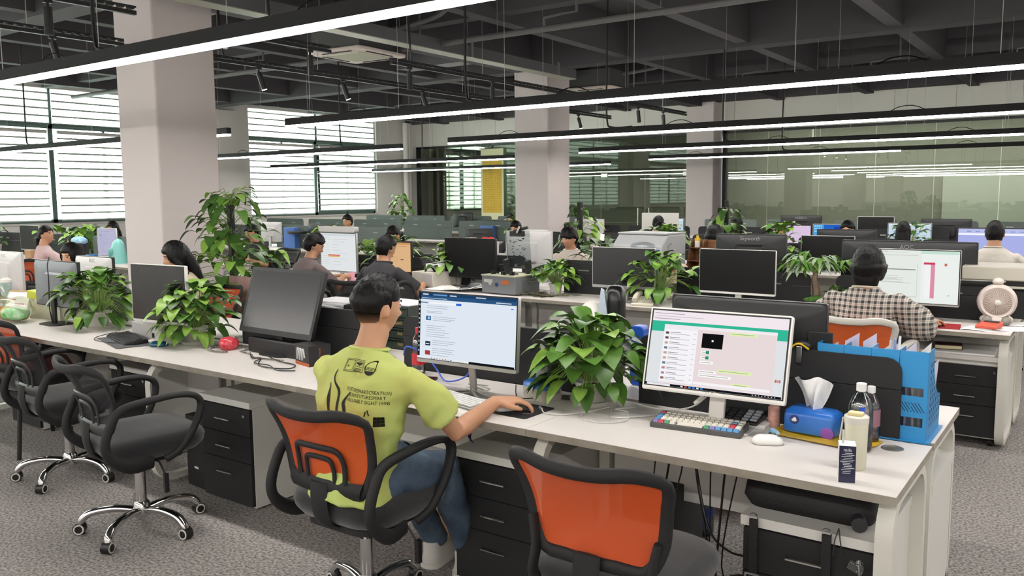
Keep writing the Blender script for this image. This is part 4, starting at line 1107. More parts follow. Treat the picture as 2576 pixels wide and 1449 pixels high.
LIME = mat('lime_cotton', 'b3c46f', .85, var=.45, vs=2.2, c2='c2b460', bump=.12, bs=350)
DGREY = mat('dark_grey_cotton', '39383c', .9, bump=.15, bs=300)
BROWN = mat('taupe_cotton', '6d605f', .9, bump=.15, bs=300)
CREAM = mat('cream_cotton', 'd6cac0', .9, bump=.1, bs=300)
PINK = mat('pale_pink_cotton', 'cdb4b4', .9)
RED = mat('rose_red_cotton', 'c23a5c', .85)
BLACKC = mat('black_cotton', '222225', .9)
MINT = mat('mint_cotton', '7fb5a5', .9)
BEIGE = mat('light_beige_knit', 'cdbfa4', .9)
DENIM = mat('dark_denim', '2c3a4c', .85, var=.9, vs=7, c2='56687c', bump=.3, bs=250)
SNEAK = mat('white_sneaker', 'cfccc6', .55)
def plaid():
    m = mat('checked_cotton', '3a3f3c', .9)
    nt = m.node_tree; N = nt.nodes; L = nt.links; p = N['Principled BSDF']
    tc = N.new('ShaderNodeTexCoord'); s = N.new('ShaderNodeSeparateXYZ'); L.new(tc.outputs['Object'], s.inputs[0])
    outs = []
    for ax, per in ((0, .036), (2, .034)):
        a = N.new('ShaderNodeMath'); a.operation = 'DIVIDE'; a.inputs[1].default_value = per; L.new(s.outputs[ax], a.inputs[0])
        f = N.new('ShaderNodeMath'); f.operation = 'FRACT'; L.new(a.outputs[0], f.inputs[0])
        c = N.new('ShaderNodeValToRGB'); c.color_ramp.interpolation = 'CONSTANT'
        e = c.color_ramp.elements; e[0].color = (.04, .045, .045, 1); e[1].position = .45; e[1].color = (.62, .56, .5, 1)
        q = e.new(.72); q.color = (.25, .2, .18, 1); q = e.new(.8); q.color = (.62, .56, .5, 1)
        L.new(f.outputs[0], c.inputs[0]); outs.append(c.outputs[0])
    mx = N.new('ShaderNodeMix'); mx.data_type = 'RGBA'; mx.inputs[0].default_value = .5
    L.new(outs[0], mx.inputs[6]); L.new(outs[1], mx.inputs[7]); L.new(mx.outputs[2], p.inputs['Base Color'])
    return m
man = person('man seen from behind in a printed lime T-shirt, hand on a mouse', -2.285, 2.17, 0, LIME, 'fade', lean=.2, hyaw=-.25, hpitch=.14, R=(.295, .52, .805), L=(-.12, .5, .80), armL=(.3, .27), pole=(.15, -.2, -1), legs=(.12, .38, .2),
             vox=.0055, trousers=DENIM, shoes=SNEAK, collar=LIME, Rh=(.7, .7, -.08), Lh=(.2, 1, 0), wrk=.03, face=True, sh=.24, sheight=1.045, hup=.026)
pl = person('woman with bobbed black hair in a checked blouse, back to the camera', -1.23, 5.52, 0, plaid(), 'bob', lean=.12, R=(.28, .48, .80), L=(-.22, .42, .83), sleeve='puff', vox=.008, collar=mat('lace_trim', 'd8cdb8', .9), wrk=.03, Rh=(.5, .85, -.1), face=False)
person('man in a dark grey polo seen from behind, bent towards an amber screen', -5.58, 5.62, radians(10), DGREY, 'short', lean=.36, hpitch=.25, hyaw=-.3, collar=DGREY, polo=True, R=(.25, .5, .79), vox=.009)
person('man in a brown shirt seen from behind, looking down at his hands', -6.55, 5.55, radians(-8), BROWN, 'short', lean=.3, hpitch=.45, hyaw=-.45, R=(.12, .45, .82), L=(-.02, .45, .82), collar=BROWN, vox=.009)
person('woman with long straight black hair behind a switched-off monitor', -6.12, 4.05, radians(178), BEIGE, 'long', lean=.12, hpitch=.3, hyaw=-.35, vox=.008)
person('woman with black hair, eyes just above a white monitor back', -7.82, 4.05, radians(200), CREAM, 'long', lean=.1, hpitch=.15, hyaw=-.1, vox=.009, seat=.41)
person('man in a cream T-shirt with black fringe, facing the camera', -4.82, 7.95, radians(188), CREAM, 'fringe', lean=.12, hpitch=.22, hyaw=-.3, collar=mat('white_cotton', 'e8e6e2', .9), vox=.006, sh=.19)
person('woman in a pale pink top with a ponytail, hand at her chin', -11.35, 5.42, radians(-12), PINK, 'pony', lean=-.02, hyaw=-.95, hpitch=-.15, R=(.17, .24, .98), Rh=(0, 0, 1), vox=.011)
person('person with dark hair and mint collar behind the lavender screen', -13.7, 7.75, radians(200), MINT, 'long', lean=.1, hpitch=.1, seat=.44, vox=.012)
person('man with glasses facing the camera beyond the dark dividers', -11.35, 10.85, radians(205), mat('pale_leaf_print', 'c9c9bb', .9, var=.8, vs=25, c2='6f7a62'), 'short', lean=.08, hpitch=.1, hyaw=-.35, glasses=True, vox=.01, seat=.49)
person('woman whose parted black hair shows above leaves and an amber monitor', -7.22, 7.75, radians(185), CREAM, 'pony', lean=.16, hpitch=.35, vox=.01, seat=.46)
person('person whose forehead shows above a large grey monitor back', -7.6, 10.9, radians(185), DGREY, 'short', lean=.12, hpitch=.25, vox=.012, seat=.42)
person('distant person drinking beside the white column', -10.05, 14.2, radians(190), BLACKC, 'short', lean=.1, hpitch=.1, vox=.012, seat=.44)
person('person in a rose-red top facing away beside the wooden organiser', -3.62, 8.9, radians(-10), RED, 'bob', lean=.12, hpitch=.1, vox=.01, seat=.46, face=False)
person('person in white facing away in front of a pale lit screen', -5.9, 12.25, 0, CREAM, 'short', lean=.15, vox=.012, face=False)
person('person with smooth long hair facing away below a bamboo plant', -4.6, 12.25, 0, BLACKC, 'long', lean=.1, vox=.012, face=False)
person('dark-haired person hidden behind a branded black monitor back', -3.45, 10.9, radians(170), BLACKC, 'short', lean=.12, hpitch=.3, vox=.012, seat=.44)
person('person whose forehead shows above a black monitor right of the blue screen', -2.62, 10.9, radians(180), BLACKC, 'short', lean=.1, hpitch=.1, vox=.012, seat=.47)
person('person with long black hair centred before a white screen', -2.27, 12.2, 0, BLACKC, 'long', lean=.15, vox=.012, seat=.42, face=False)
person('man in a white shirt facing away before a wide purple-lit screen', -.87, 8.95, 0, mat('white_shirt_cotton', 'cfc9bf', .9), 'crop', lean=.05, vox=.009, seat=.52, sh=.2, collar=mat('white_shirt_cotton', 'cfc9bf', .9), sheight=1.05, face=False)
person('person in black behind the leaves of the big climbing plant', -9.8, 7.7, pi, BLACKC, 'short', lean=.3, hpitch=.4, vox=.012, seat=.47)
person('person mostly hidden behind the grey printer', -5.1, 10.85, pi, BLACKC, 'short', lean=.1, vox=.012, seat=.43)

# printed marks on the lime shirt
INK = mat('black_print_ink', '1d2115', .8)
shirt = [o for o in man.children if o.name.startswith('shirt')][0]
def onback(x, z, tilt=0):
    return Matrix.Translation((x, -.34, z)) @ Matrix.Rotation(pi / 2, 4, 'X') @ Matrix.Rotation(tilt, 4, 'Z')
m = MB()
for i, s in enumerate(('FUTURESMARTCREATION', 'JUNYIFUTURESMART', 'VALUABLY GIGHT 1998')): m.text(s, .0185, onback(.112, .925 - i * .0185, -.06), sx=.8)
m.text('SMILEY', .024, onback(.1, .775)); m.text('WORLD', .024, onback(.1, .752))
m.text('19 FUTURE', .02, onback(.07, .72), sx=.8)
m.text('future', .022, onback(.105, 1.005, -.05))
def ring2(cx, cz, r1, r2): loop_frame(m, [(cx + r1 * cos(2 * pi * k / 24), cz + r1 * sin(2 * pi * k / 24)) for k in range(24)], [(cx + r2 * cos(2 * pi * k / 24), cz + r2 * sin(2 * pi * k / 24)) for k in range(24)], -.341, -.339, 'y')
ring2(.105, 1.005, .024, .0215)
m.prism([(.105 + .022 * cos(pi + pi * k / 12), .996 + .015 * sin(pi + pi * k / 12)) for k in range(13)], -.341, -.339, 'y')
def boxline(cx, cz, w, h, t=.0016):
    for (x, z, a, b) in ((cx, cz + h / 2, w, t), (cx, cz - h / 2, w, t), (cx - w / 2, cz, t, h), (cx + w / 2, cz, t, h)):
        for k in range(4): m.quad(*[(x + (-a / 2 + a * (k + p) / 4 if a > b else (-a / 2 if q0 == 0 else a / 2)), -.34, z + ((-b / 2 if q0 == 0 else b / 2) if a > b else -b / 2 + b * (k + p) / 4)) for p, q0 in ((0, 0), (1, 0), (1, 1), (0, 1))])
boxline(.025, 1.008, .092, .042); boxline(-.002, 1.008, .03, .034); boxline(.042, 1.014, .048, .02)
for k in range(3): m.box((.04, -.34, .998 - k * .004), (.045, .0005, .0016))
m.prism([(.022, 1.019), (.062, 1.021), (.06, 1.016), (.045, 1.008), (.026, 1.014)], -.341, -.339, 'y'); m.prism([(-.01, 1.0), (-.003, 1.004), (-.01, 1.008)], -.341, -.339, 'y')
for (pts) in (((-.045, .99), (-.05, .96), (-.02, .925), (-.008, .885), (-.012, .84), (-.002, .79), (-.006, .74)), ((-.07, .94), (-.062, .9), (-.06, .85), (-.045, .78)), ((.045, .92), (.02, .88), (.03, .84), (.02, .78))):
    P = smoothpath([(a, -.34, b) for a, b in pts], 6)
    for i in range(len(P) - 1):
        wd = .0055 * (1 - abs(2 * i / len(P) - 1) ** 2) + .0015; a, b = P[i], P[i + 1]
        wd2 = .0055 * (1 - abs(2 * (i + 1) / len(P) - 1) ** 2) + .0015
        m.quad((a.x - wd, -.34, a.z), (a.x + wd, -.34, a.z), (b.x + wd2, -.34, b.z), (b.x - wd2, -.34, b.z))
for k in range(3):
    for j in range(3): m.box((.148 + .011 * k, -.34, .805 + .012 * j), (.0108, .0005, .0115))
m.box((.115, -.34, .845), (.004, .0005, .02), ry=.3).box((.126, -.34, .85), (.004, .0005, .022), ry=-.2)
pr = part('shirt_print', m, INK, man, 'black lettering and drawing on the shirt back', smooth=0)
sub = pr.modifiers.new('wrap', 'SHRINKWRAP'); sub.target = shirt; sub.wrap_method = 'PROJECT'; sub.use_project_y = True; sub.use_project_x = False; sub.use_project_z = False; sub.use_positive_direction = True; sub.use_negative_direction = False; sub.offset = .0022

# ---- monitors, nearest row
monitor(-1.175, 2.925, .546, .322, .13, 'white-framed monitor showing a chat window with teal header', 0, radians(2.5), 'white', screen='chat', logo='AOC', stand='aoc', chin=.02, b=.012, tilt=radians(16))
monitor(-2.283, 2.857, .544, .324, .13, 'silver-based monitor with a blue browser page in front of the lime-shirt man', 0, radians(1.6), 'silver', 'silver', screen='news', logo='AOC', stand='vee', chin=.02, b=.006, edge=None, tilt=radians(4))
monitor(-3.79, 3.03, .643, .384, .11, 'big black switched-off monitor left of the lime-shirt man', 0, radians(-2), 'black', stand='foot', chin=.03, b=.02, tilt=radians(18), screen='offgrey')
solo('sound_bar', MB().span((-.26, -.03, .0), (.26, .03, .085)), BLK, 'black speaker bar under the big switched-off monitor', 'speaker', (-3.76, 3.04, .75), radians(-2), bev=.01)
monitor(-4.74, 2.93, .51, .36, .12, 'switched-off monitor with thin white frame left of the second plant', 0, radians(5), 'white', stand='foot', chin=.018, b=.01, screen='offgrey')
monitor(-6.08, 2.98, .6, .33, .12, 'blue-grey monitor back with a dangling black cable', 1, radians(0), 'black', 'grey', stand='foot')
solo('cable', MB().tube(smoothpath([(0, 0, .48), (.01, -.02, .42), (.035, -.03, .34), (.03, -.03, .24), (0, -.02, .12), (-.01, 0, .005)], 6), .004, 6), BLK, 'thin black cable hanging down the blue-grey monitor back', 'cable', (-6.08, 2.93, .75))
monitor(-6.72, 3.6, .56, .31, .11, 'white monitor back hiding the lower face of a woman', 1, 0, 'black', 'lightgrey', blogo='AOC', stand='foot')
monitor(-8.15, 3.55, .62, .36, .06, 'white monitor back with V-shaped stand at the left edge', 1, 0, 'lightgrey', 'lightgrey', blogo='AOC', stand='vee')
monitor(-1.18, 3.3, .64, .36, .1, 'large plain black monitor back behind the chat monitor', 1, 0, 'black', stand='foot', name='computer_monitor')
# second row
monitor(-1.13, 6.35, .66, .385, .105, 'huge lit monitor with a document, before the checked-blouse woman', 0, radians(-1), 'silver', 'black', screen='doc', chin=.016, b=.008)
monitor(-1.23, 6.86, .94, .42, .1, 'very wide black monitor back with AOC lettering', 1, 0, 'black', blogo='AOC', stand='foot')
monitor(-2.355, 6.35, .615, .35, .1, 'white-framed black monitor left of the money tree', 0, radians(-1), 'white', stand='foot', chin=.02, b=.008)
monitor(-2.43, 6.86, .6, .36, .19, 'tall black monitor back with Skyworth lettering', 1, 0, 'black', blogo='Skyworth', stand='foot')
monitor(-3.3, 6.26, .58, .345, .1, 'white-rimmed monitor with a bright diagonal reflection', 0, radians(2), 'silver', stand='foot', chin=.028, b=.012, screen='offgrey')
monitor(-5.0, 6.35, .62, .38, .1, 'plain black monitor behind the crumpled papers', 0, 0, 'black', stand='foot', chin=.008, b=.004)
monitor(-6.0, 6.35, .52, .33, .1, 'black monitor glowing amber before the man in dark grey', 0, radians(-2), 'black', screen='orange', stand='foot', chin=.02, b=.014)
monitor(-6.87, 6.4, .6, .44, .06, 'pale monitor showing a spreadsheet behind a light bar', 0, radians(-3), 'silver', screen='sheet', stand='foot', chin=.02, b=.01)
solo('light_bar', MB().prism(rrect(.6, .06, .02, 3), -.03, .03, 'y'), BEZ['lightgrey'], 'long light-grey bar resting on top of the spreadsheet monitor', 'monitor lamp', (-6.87, 6.4, 1.285), radians(-3))
monitor(-4.76, 7.0, .56, .43, .1, 'large light-grey monitor back left of the man in the cream T-shirt', 1, 0, 'lightgrey', blogo='AOC', stand='foot')
# third row and beyond
def m4(x, y, w, h, lift, label, face=0, bez='black', screen='off', back=None, blogo=None, rz=0): monitor(x, y, w, h, lift, label, face, rz, bez, back, screen, None, blogo)
m4(-2.56, 9.7, .58, .33, .08, 'silver-framed dark monitor right of the yellow bamboo plant', bez='silver')
m4(-2.5, 10.25, .66, .34, .12, 'plain black monitor back right of the silver-framed dark one', 1)
m4(-4.77, 9.75, .5, .3, .05, 'low dark monitor behind the grey printer')
m4(-.88, 9.75, .8, .36, .16, 'wide purple-lit monitor before the man in the white shirt', screen='purple')
m4(-6.6, 9.8, .5, .33, .08, 'light-grey monitor back beside the glass jig, a row behind', 1, 'lightgrey')
m4(-7.78, 10.1, .52, .3, .1, 'dark brown-black monitor back under the distant scroll', 1)
m4(-6.02, 13.1, .48, .33, .16, 'pale blue lit screen before the person in white', screen='pale', bez='grey')
m4(-4.0, 13.1, .6, .3, .1, 'pink-lit screen right of the long-haired person', screen='pink')
m4(-3.42, 13.1, .52, .3, .12, 'blue desktop screen with icons, partly behind a black divider', screen='blue', bez='silver')
m4(-3.98, 13.5, .64, .38, .16, 'tall black monitor back with small lettering near the glass', 1, blogo='HOESD-S')
m4(-2.33, 13.1, .58, .33, .12, 'white-lit screen behind a long-haired head', screen='white', bez='silver')
m4(-1.92, 13.5, .66, .35, .15, 'plain black monitor back right of the white-lit screen', 1)
m4(-3.5, 16.45, .63, .33, .12, 'grey switched-off monitor with white frame before the glass', bez='white')
m4(-7.6, 13.1, .6, .36, .1, 'white monitor back by the glass doors', 1, 'lightgrey')
m4(-9.9, 13.5, .58, .3, .1, 'small black monitor back with round emblem below the scroll', 1, blogo='O')
m4(-13.05, 16.3, .6, .36, .12, 'dark green-black monitor back beneath the window reflection', 1, 'black', blogo='AOC')
m4(-11.76, 6.5, .5, .42, .05, 'white-framed monitor with lavender document', bez='white', screen='lavender')
m4(-14.05, 6.5, .62, .4, .08, 'dark switched-off monitor at the far left window', bez='silver')
m4(-13.0, 6.9, .56, .3, .1, 'dark monitor back behind leaves left of the lavender screen', 1)
m4(-12.3, 9.85, .56, .35, .1, 'light-grey monitor back under the second window', 1, 'lightgrey')
m4(-11.05, 9.9, .62, .33, .1, 'dark green monitor back with a paper note under the second window', 1, 'black', blogo='AOC')
m4(-10.2, 7.0, .5, .3, .08, 'black monitor between the climbing plant and the brown-shirt man')

# ================================================================ SMALL THINGS, nearest row
ZT_ = .75
KC = {'w': mat('cream_keycap', 'e6e2d6', .5), 'b': mat('blue_keycap', '5f9fd0', .5), 'r': mat('red_keycap', 'd0485c', .5), 'g': mat('green_keycap', '4f9a72', .5), 'p': mat('purple_keycap', '8a7fb8', .5)}
def keyboard(x, y, rz, w, d, label, case, keys, rows=5, n=15, h=.022, colours=None, kb=None):
    t = thing('keyboard', label, 'keyboard', (x, y, ZT_), rz)
    part('case', MB().prism([(-d / 2, 0), (d / 2, 0), (d / 2, h * 1.25), (-d / 2, h * .7)], -w / 2, w / 2, 'x'), case, t, bev=.002)
    m = MB(); kw = (w - .016) / n; kd = (d - .014) / rows
    for j in range(rows):
        i = 0
        while i < n:
            s = 1
            if j == 0 and i == 4: s = 5
            y_ = -d / 2 + .007 + kd * (j + .5); z_ = h * (.7 + .55 * (y_ + d / 2) / d) + .004
            c = 'w'
            if colours: c = colours(i, j)
            m.use(KC[c] if colours else keys)
            m.box((-w / 2 + .008 + kw * (i + s / 2), y_, z_), (kw * s * .9, kd * .88, .009 if colours else .005), taper=.82 if colours else .94)
            i += s
    part('keycaps', m, None, t, smooth=0)
    return t
def kcol(i, j):
    if j == 0: return 'rpg'[0] if i == 1 else 'p' if i == 0 else 'g' if i in (2, 9) else 'p' if i == 10 else 'b' if i > 10 else 'w'
    if i == 0: return 'b' if j < 4 else 'r'
    if i == 13 and j == 1: return 'r'
    if i == 13 and j in (2, 3): return 'b' if j == 3 else 'r'
    return 'w'
keyboard(-1.222, 2.93, radians(5), .345, .125, 'compact keyboard with cream, blue and red keycaps', mat('graphite_case', '4b4b4b', .5), None, 5, 15, .026, kcol)
keyboard(-2.30, 2.77, radians(-14), .42, .12, 'full-size white keyboard before the lime-shirt man', mat('pale_grey_case', 'b4b4b3', .5), mat('white_keys', 'e9e9e7', .5), 6, 21, .012)
keyboard(-4.98, 2.84, radians(-16), .43, .14, 'black keyboard wrapped in its cable on grey cloth', BLK, mat('black_keys', '2a2b2d', .5), 6, 20, .02)
solo('cloth', MB().grid(lambda u, v: V(((u - .5) * .5, (v - .5) * .2, .003 + .003 * sin(u * 9) * sin(v * 7))), 14, 6), mat('grey_cloth', '55575a', .9), 'crumpled grey cloth under the black keyboard', 'cloth', (-4.95, 2.80, ZT_), radians(-16))
solo('cable', MB().tube(smoothpath([(-.2, .05, .03), (-.24, -.06, .01), (-.14, -.12, .005), (.05, -.1, .005), (.2, -.04, .03), (0, .06, .035), (-.15, .02, .032), (-.05, -.03, .03)], 6), .0025, 6), BLK, 'thin black cable coiled over the black keyboard', 'cable', (-4.98, 2.84, ZT_))
def mouse(x, y, rz, m_, label, z=ZT_, s=1):
    t = thing('computer_mouse', label, 'mouse', (x, y, z), rz)
    m = MB(); layers(m, [(.05 * s, .095 * s, 0), (.06 * s, .108 * s, .004), (.06 * s, .11 * s, .01), (.052 * s, .096 * s, .022, 0, -.002), (.038 * s, .07 * s, .03, 0, -.005), (.015 * s, .03 * s, .033, 0, -.006)], .028, 5)
    part('shell', m, m_, t, smooth=80)
    part('scroll_wheel', MB().box((0, .03 * s, .024), (.005, .014, .01)), GREYP, t)
    return t
mouse(-.945, 2.885, radians(-62), mat('white_plastic', 'e4e3df', .4), 'flat white mouse right of the colourful keyboard')
mouse(-4.62, 2.835, radians(-50), mat('teal_gloss_plastic', '14506a', .18), 'glossy teal mouse near the black keyboard')
mouse(-1.985, 2.745, radians(-35), mat('white_plastic', 'e4e3df', .4), 'white mouse under the lime-shirt man\'s hand', .753)
t = thing('calculator', 'black desk calculator behind the colourful keyboard', 'calculator', (-1.13, 3.085, ZT_), radians(3))
part('case', MB().prism([(-.07, .018), (.07, .018), (.07, .05), (-.07, .028)], -.095, .095, 'x'), BLK, t, bev=.003)
m = MB()
for i in range(6):
    for j in range(4): m.use(BEZ['grey'] if i > 3 else BLKM).box((-.078 + i * .031, -.05 + j * .026, .036 + j * .0042), (.025, .02, .008), taper=.85)
part('keys', m, None, t, smooth=0)
part('wrist_pad', MB().span((-.08, -.05, 0), (.12, .09, .017)), mat('white_plastic', 'e4e3df', .4), t, bev=.003)
m = MB(); m.grid(lambda u, v: V((.035 * (u - .5) * (1 + .6 * sin(v * 3)), .03 * (v - .5) + .012 * sin(u * 9), .002 + .03 * sin(u * pi) * (.5 + .5 * sin(v * 5)))), 10, 8)
solo('face_mask', m, mat('mask_fabric', 'b9d9ea', .8, var=.8, vs=40, c2='5f9fd0'), 'crumpled pale blue face mask behind the white mouse', 'face mask', (-.965, 3.0, ZT_))
BLUEB = mat('blue_tissue_pack', '1f63bd', .3, var=.4, vs=9, c2='4f8fe0')
t = thing('tissue_box', 'blue tissue pack with a tall white tissue beside bottles', 'tissue box', (-.845, 3.09, ZT_ + .012), radians(-6))
m = MB(); layers(m, [(.18, .1, 0), (.185, .105, .01), (.185, .105, .06), (.18, .1, .075), (.15, .07, .088)], .012, 3); part('pack', m, BLUEB, t, smooth=50)
part('emblem', MB().cyl((-.05, -.0535, .048), (-.05, -.0555, .048), .017, 20), mat('navy_print', '20306e', .5), t)
part('emblem_cloud', MB().ball((-.05, -.0565, .046), (.01, .001, .006), 10, 6).ball((-.048, -.0565, .051), (.006, .001, .005), 10, 6), PAPER, t)
part('flower_print', MB().ball((.07, -.0535, .015), (.024, .001, .022), 12, 8), mat('violet_print', '8a4fae', .5), t)
def tissue(w, h): return MB().grid(lambda u, v: V(((u - .5) * w * (.5 + .9 * v) , .02 * sin(u * 7 + v * 3) + .012 * sin(u * 17), v * h * (1 - .22 * abs(u - .45)) + .006 * sin(u * 13))), 22, 10)
part('tissue', tissue(.11, .115).xf(Matrix.Translation((0, 0, .085))), mat('tissue_paper', 'dfe0e0', .9, bump=.3, bs=40), t, smooth=80)
t = thing('tissue_pack', 'clear and blue tissue pack on the mouse mat corner', 'tissue box', (-1.985, 3.015, ZT_), radians(-22))
m = MB(); m.use(mat('clear_wrapped_tissue', 'b9b3a6', .5)); layers(m, [(.155, .1, 0), (.16, .105, .008), (.16, .105, .05)], .012, 3); m.use(BLUEB); layers(m, [(.161, .106, .05), (.158, .1, .068), (.12, .06, .08)], .012, 3)
part('pack', m, None, t, smooth=50)
part('lettering', MB().text('PaperMint', .034, Matrix.Translation((.082, 0, .04)) @ Matrix.Rotation(pi / 2, 4, 'Z') @ Matrix.Rotation(pi / 2, 4, 'X'), sx=.5), mat('navy_print', '20306e', .5), t, smooth=0)
part('tissue', tissue(.03, .08).xf(Matrix.Translation((-.01, 0, .075))), mat('tissue_paper', 'dfe0e0', .9), t, smooth=80)
m = MB().grid(lambda u, v: V(((u - .5) * .36, (v - .5) * .17, .006 + .003 * sin(u * 14) * sin(v * 6))), 18, 8)
solo('bubble_envelope', m, mat('yellow_mailer', 'c9a52c', .4, bump=.4, bs=90), 'yellow padded envelope under the blue tissue pack', 'envelope', (-.8, 3.06, ZT_), radians(-8))
def bottle(x, y, h, r, label, cap='e8e8e6', liquid=None, band=None, cat='bottle', waist=False, z=ZT_, lvl=.5, bandz=(.3, .6), lying=None, side_text=None, capc=None):
    t = thing('plastic_bottle', label, cat, (x, y, z))
    p = [(r * .7, 0), (r * .95, .006), (r, .02), (r, h * .3), (r * (.82 if waist else 1), h * .45), (r, h * .58), (r * .98, h * .68), (r * .7, h * .8), (r * .38, h * .87), (r * .36, h * .9)]
    part('bottle_body', MB().ring(p, 24), pane('clear_pet', 'f2f6f8', .10, .12), t, smooth=80)
    if liquid: part('liquid', MB().ring([(r * .66, .004), (r * .93, .01), (r * .96, h * .28), (r * .9, h * lvl)], 20), liquid, t, smooth=80)
    if band: part('bottle_label', MB().ring([(r * 1.012, h * bandz[0]), (r * 1.012, h * bandz[1])], 24), band, t, smooth=80)
    part('cap', MB().cyl((0, 0, h * .885), (0, 0, h), r * .42, 20), mat('cap_' + cap, cap, .4), t, bev=.0015)
    if side_text: part('printed_stripe', MB().box((r * .35, -r * .96, h * .38), (.015, .003, h * .6), rz=.35), mat('deep_blue_print', '1f4fc0', .4), t)
    return t
bottle(-.66, 2.985, .235, .04, 'tall clear water bottle with a blue stripe and white cap', liquid=pane('pale_blue_water', 'a9cdf2', .02), lvl=.2, side_text=1)
bottle(-.655, 3.115, .2, .032, 'small clear bottle with pink liquid and white cap', liquid=pane('pink_liquid', 'f0a0a8', .02), band=mat('rose_label', 'c08a98', .5, alpha=.55), waist=True, lvl=.3)
bottle(-2.77, 3.09, .235, .034, 'clear water bottle with red cap and red label', cap='c8242c', liquid=None, band=mat('red_bottle_label', 'b8242e', .45), bandz=(.22, .46))
bottle(-1.52, 3.72, .33, .05, 'large blue-tinted water bottle standing on the carpet', cap='2a49b8', liquid=pane('blue_water', '6f95e8', .02), lvl=.45, z=0, band=mat('blue_film_label', '3555b8', .4, alpha=.5), bandz=(.3, .42))
t = thing('spray_bottle', 'small frosted pump bottle with salmon label behind the tissue box', 'bottle', (-1.0, 3.12, ZT_))
part('bottle_body', MB().ring([(.02, 0), (.022, .004), (.022, .075), (.014, .083), (.014, .09)], 20), mat('salmon_bottle', 'c98f80', .35, var=.6, vs=60, c2='d9b8ae'), t)
part('cap', MB().ring([(.018, .085), (.019, .118), (.012, .125), (0, .125)], 20), mat('frosted_cap', 'b9bcbd', .3), t)
t = thing('tumbler', 'tall cream tumbler with a flip lid behind the milk carton', 'cup', (-.625, 2.775, ZT_))
part('cup_body', MB().ring([(.03, 0), (.033, .004), (.036, .155), (.036, .158)], 28), mat('cream_gloss_plastic', 'dcdac4', .3), t)
part('lid', MB().ring([(.0375, .15), (.038, .172), (.033, .176), (0, .177)], 28), mat('clear_cream_lid', 'd6d5ca', .3), t)
part('flip_tab', MB().box((0, -.01, .182), (.045, .03, .012)), mat('cream_tab', 'dccf9a', .4), t, bev=.003)
part('strap', MB().tube([(-.038, -.01, .165), (-.045, -.015, .1), (-.04, -.02, .06)], (.003, .008), 6), mat('clear_cream_lid', 'd6d5ca', .3), t)
t = thing('milk_carton', 'slim navy and white milk carton at the desk front edge', 'carton', (-.618, 2.635, ZT_), radians(20))
NAVY = mat('navy_carton_print', '1d2040', .35)
m = MB(); m.use(NAVY).quad((-.024, -.018, 0), (.024, -.018, 0), (.024, -.018, .115), (-.024, -.018, .115)); m.use(PAPER).quad((.024, -.018, 0), (.024, .018, 0), (.024, .018, .12), (.024, -.018, .115)).quad((.024, .018, 0), (-.024, .018, 0), (-.024, .018, .12), (.024, .018, .12)).quad((-.024, .018, 0), (-.024, -.018, 0), (-.024, -.018, .115), (-.024, .018, .12)).quad((-.024, -.018, .115), (.024, -.018, .115), (.024, .018, .122), (-.024, .018, .122))
part('carton_body', m, None, t, smooth=0)
m = MB(); rnd = random.Random(4)
for i in range(13): m.box((rnd.uniform(-.004, .004), -.0185, .03 + i * .0052), (rnd.uniform(.02, .038), .0006, .0014))
m.text('milk', .014, Matrix.Translation((0, -.0186, .102)) @ Matrix.Rotation(pi / 2, 4, 'X'))
part('white_print', m, PAPER, t, smooth=0)
m = MB()
for i in range(12): m.box((.0245, rnd.uniform(-.003, .003), .012 + i * .0075), (.0006, rnd.uniform(.014, .026), .0018))
m.text('REST', .012, Matrix.Translation((.0247, 0, .108)) @ Matrix.Rotation(pi / 2, 4, 'Z') @ Matrix.Rotation(pi / 2, 4, 'X'))
part('navy_print', m, NAVY, t, smooth=0)
part('straw', MB().cyl((-.012, 0, .118), (-.012, 0, .16), .0035, 8), mat('clear_straw', 'cfd2d2', .3), t)
# blue document holder
BLU = mat('azure_plastic', '2583bd', .42)
t = thing('file_holder', 'bright blue slotted magazine file stuffed with papers', 'file holder', (-.535, 3.19, ZT_), 0)
# front board faces the camera; three compartments run along Y
W, D, H_ = .38, .27, .325
def slotted(x0, x1, z0, z1, holes):
    """board in the XZ plane with rectangular holes, as strips"""
    m = MB(); xs = sorted({x0, x1} | {h[0] for h in holes} | {h[1] for h in holes}); zs = sorted({z0, z1} | {h[2] for h in holes} | {h[3] for h in holes})
    for i in range(len(xs) - 1):
        for j in range(len(zs) - 1):
            cx, cz = (xs[i] + xs[i + 1]) / 2, (zs[j] + zs[j + 1]) / 2
            if not any(h[0] < cx < h[1] and h[2] < cz < h[3] for h in holes): m.span((xs[i], -.0015, zs[j]), (xs[i + 1], .0015, zs[j + 1]))
    return m
for k in range(4):
    x0 = -W + .05 + k * .095; x1 = x0 + .093
    m = slotted(x0, x1, .0, H_, [(x0 + .008, x1 - .012, .055, .088), (x0 + .008, x1 - .012, .165, .195)])
    for q in range(9): m.box((x0 + .04, -.002, .11 + .0045 * q), (.004, .001, .004))
    part('front_board', m, BLU, t, smooth=0)
    m = MB()
    for q in range(7): m.box((x0 + .012 + q * .0105, -.0018, .125), (.0025, .001, .04), ry=-.6)
    part('vent_slots', m, mat('dark_slot', '16384e', .8), t, smooth=0)
    part('slot_groove', MB().span((x0 - .0015, -.0022, .22), (x0 + .0005, .001, .3)), mat('dark_slot', '16384e', .8), t, smooth=0)
    m = MB(); prof = [(0, 0), (D, 0), (D, .13)] + [(D - .02 - .14 * sin(i / 6 * pi / 2), .13 + .195 * (i / 6) ** 1.6) for i in range(1, 7)] + [(0, H_)]
    for xx in ((x1, ) if k < 3 else (x1,)): m.prism(prof, xx - .0012, xx + .0012, 'x')
    part('side_board', m, BLU, t, smooth=0)
m = MB().prism(prof, -W + .05 - .0012, -W + .05 + .0012, 'x'); part('side_board', m, BLU, t, smooth=0)
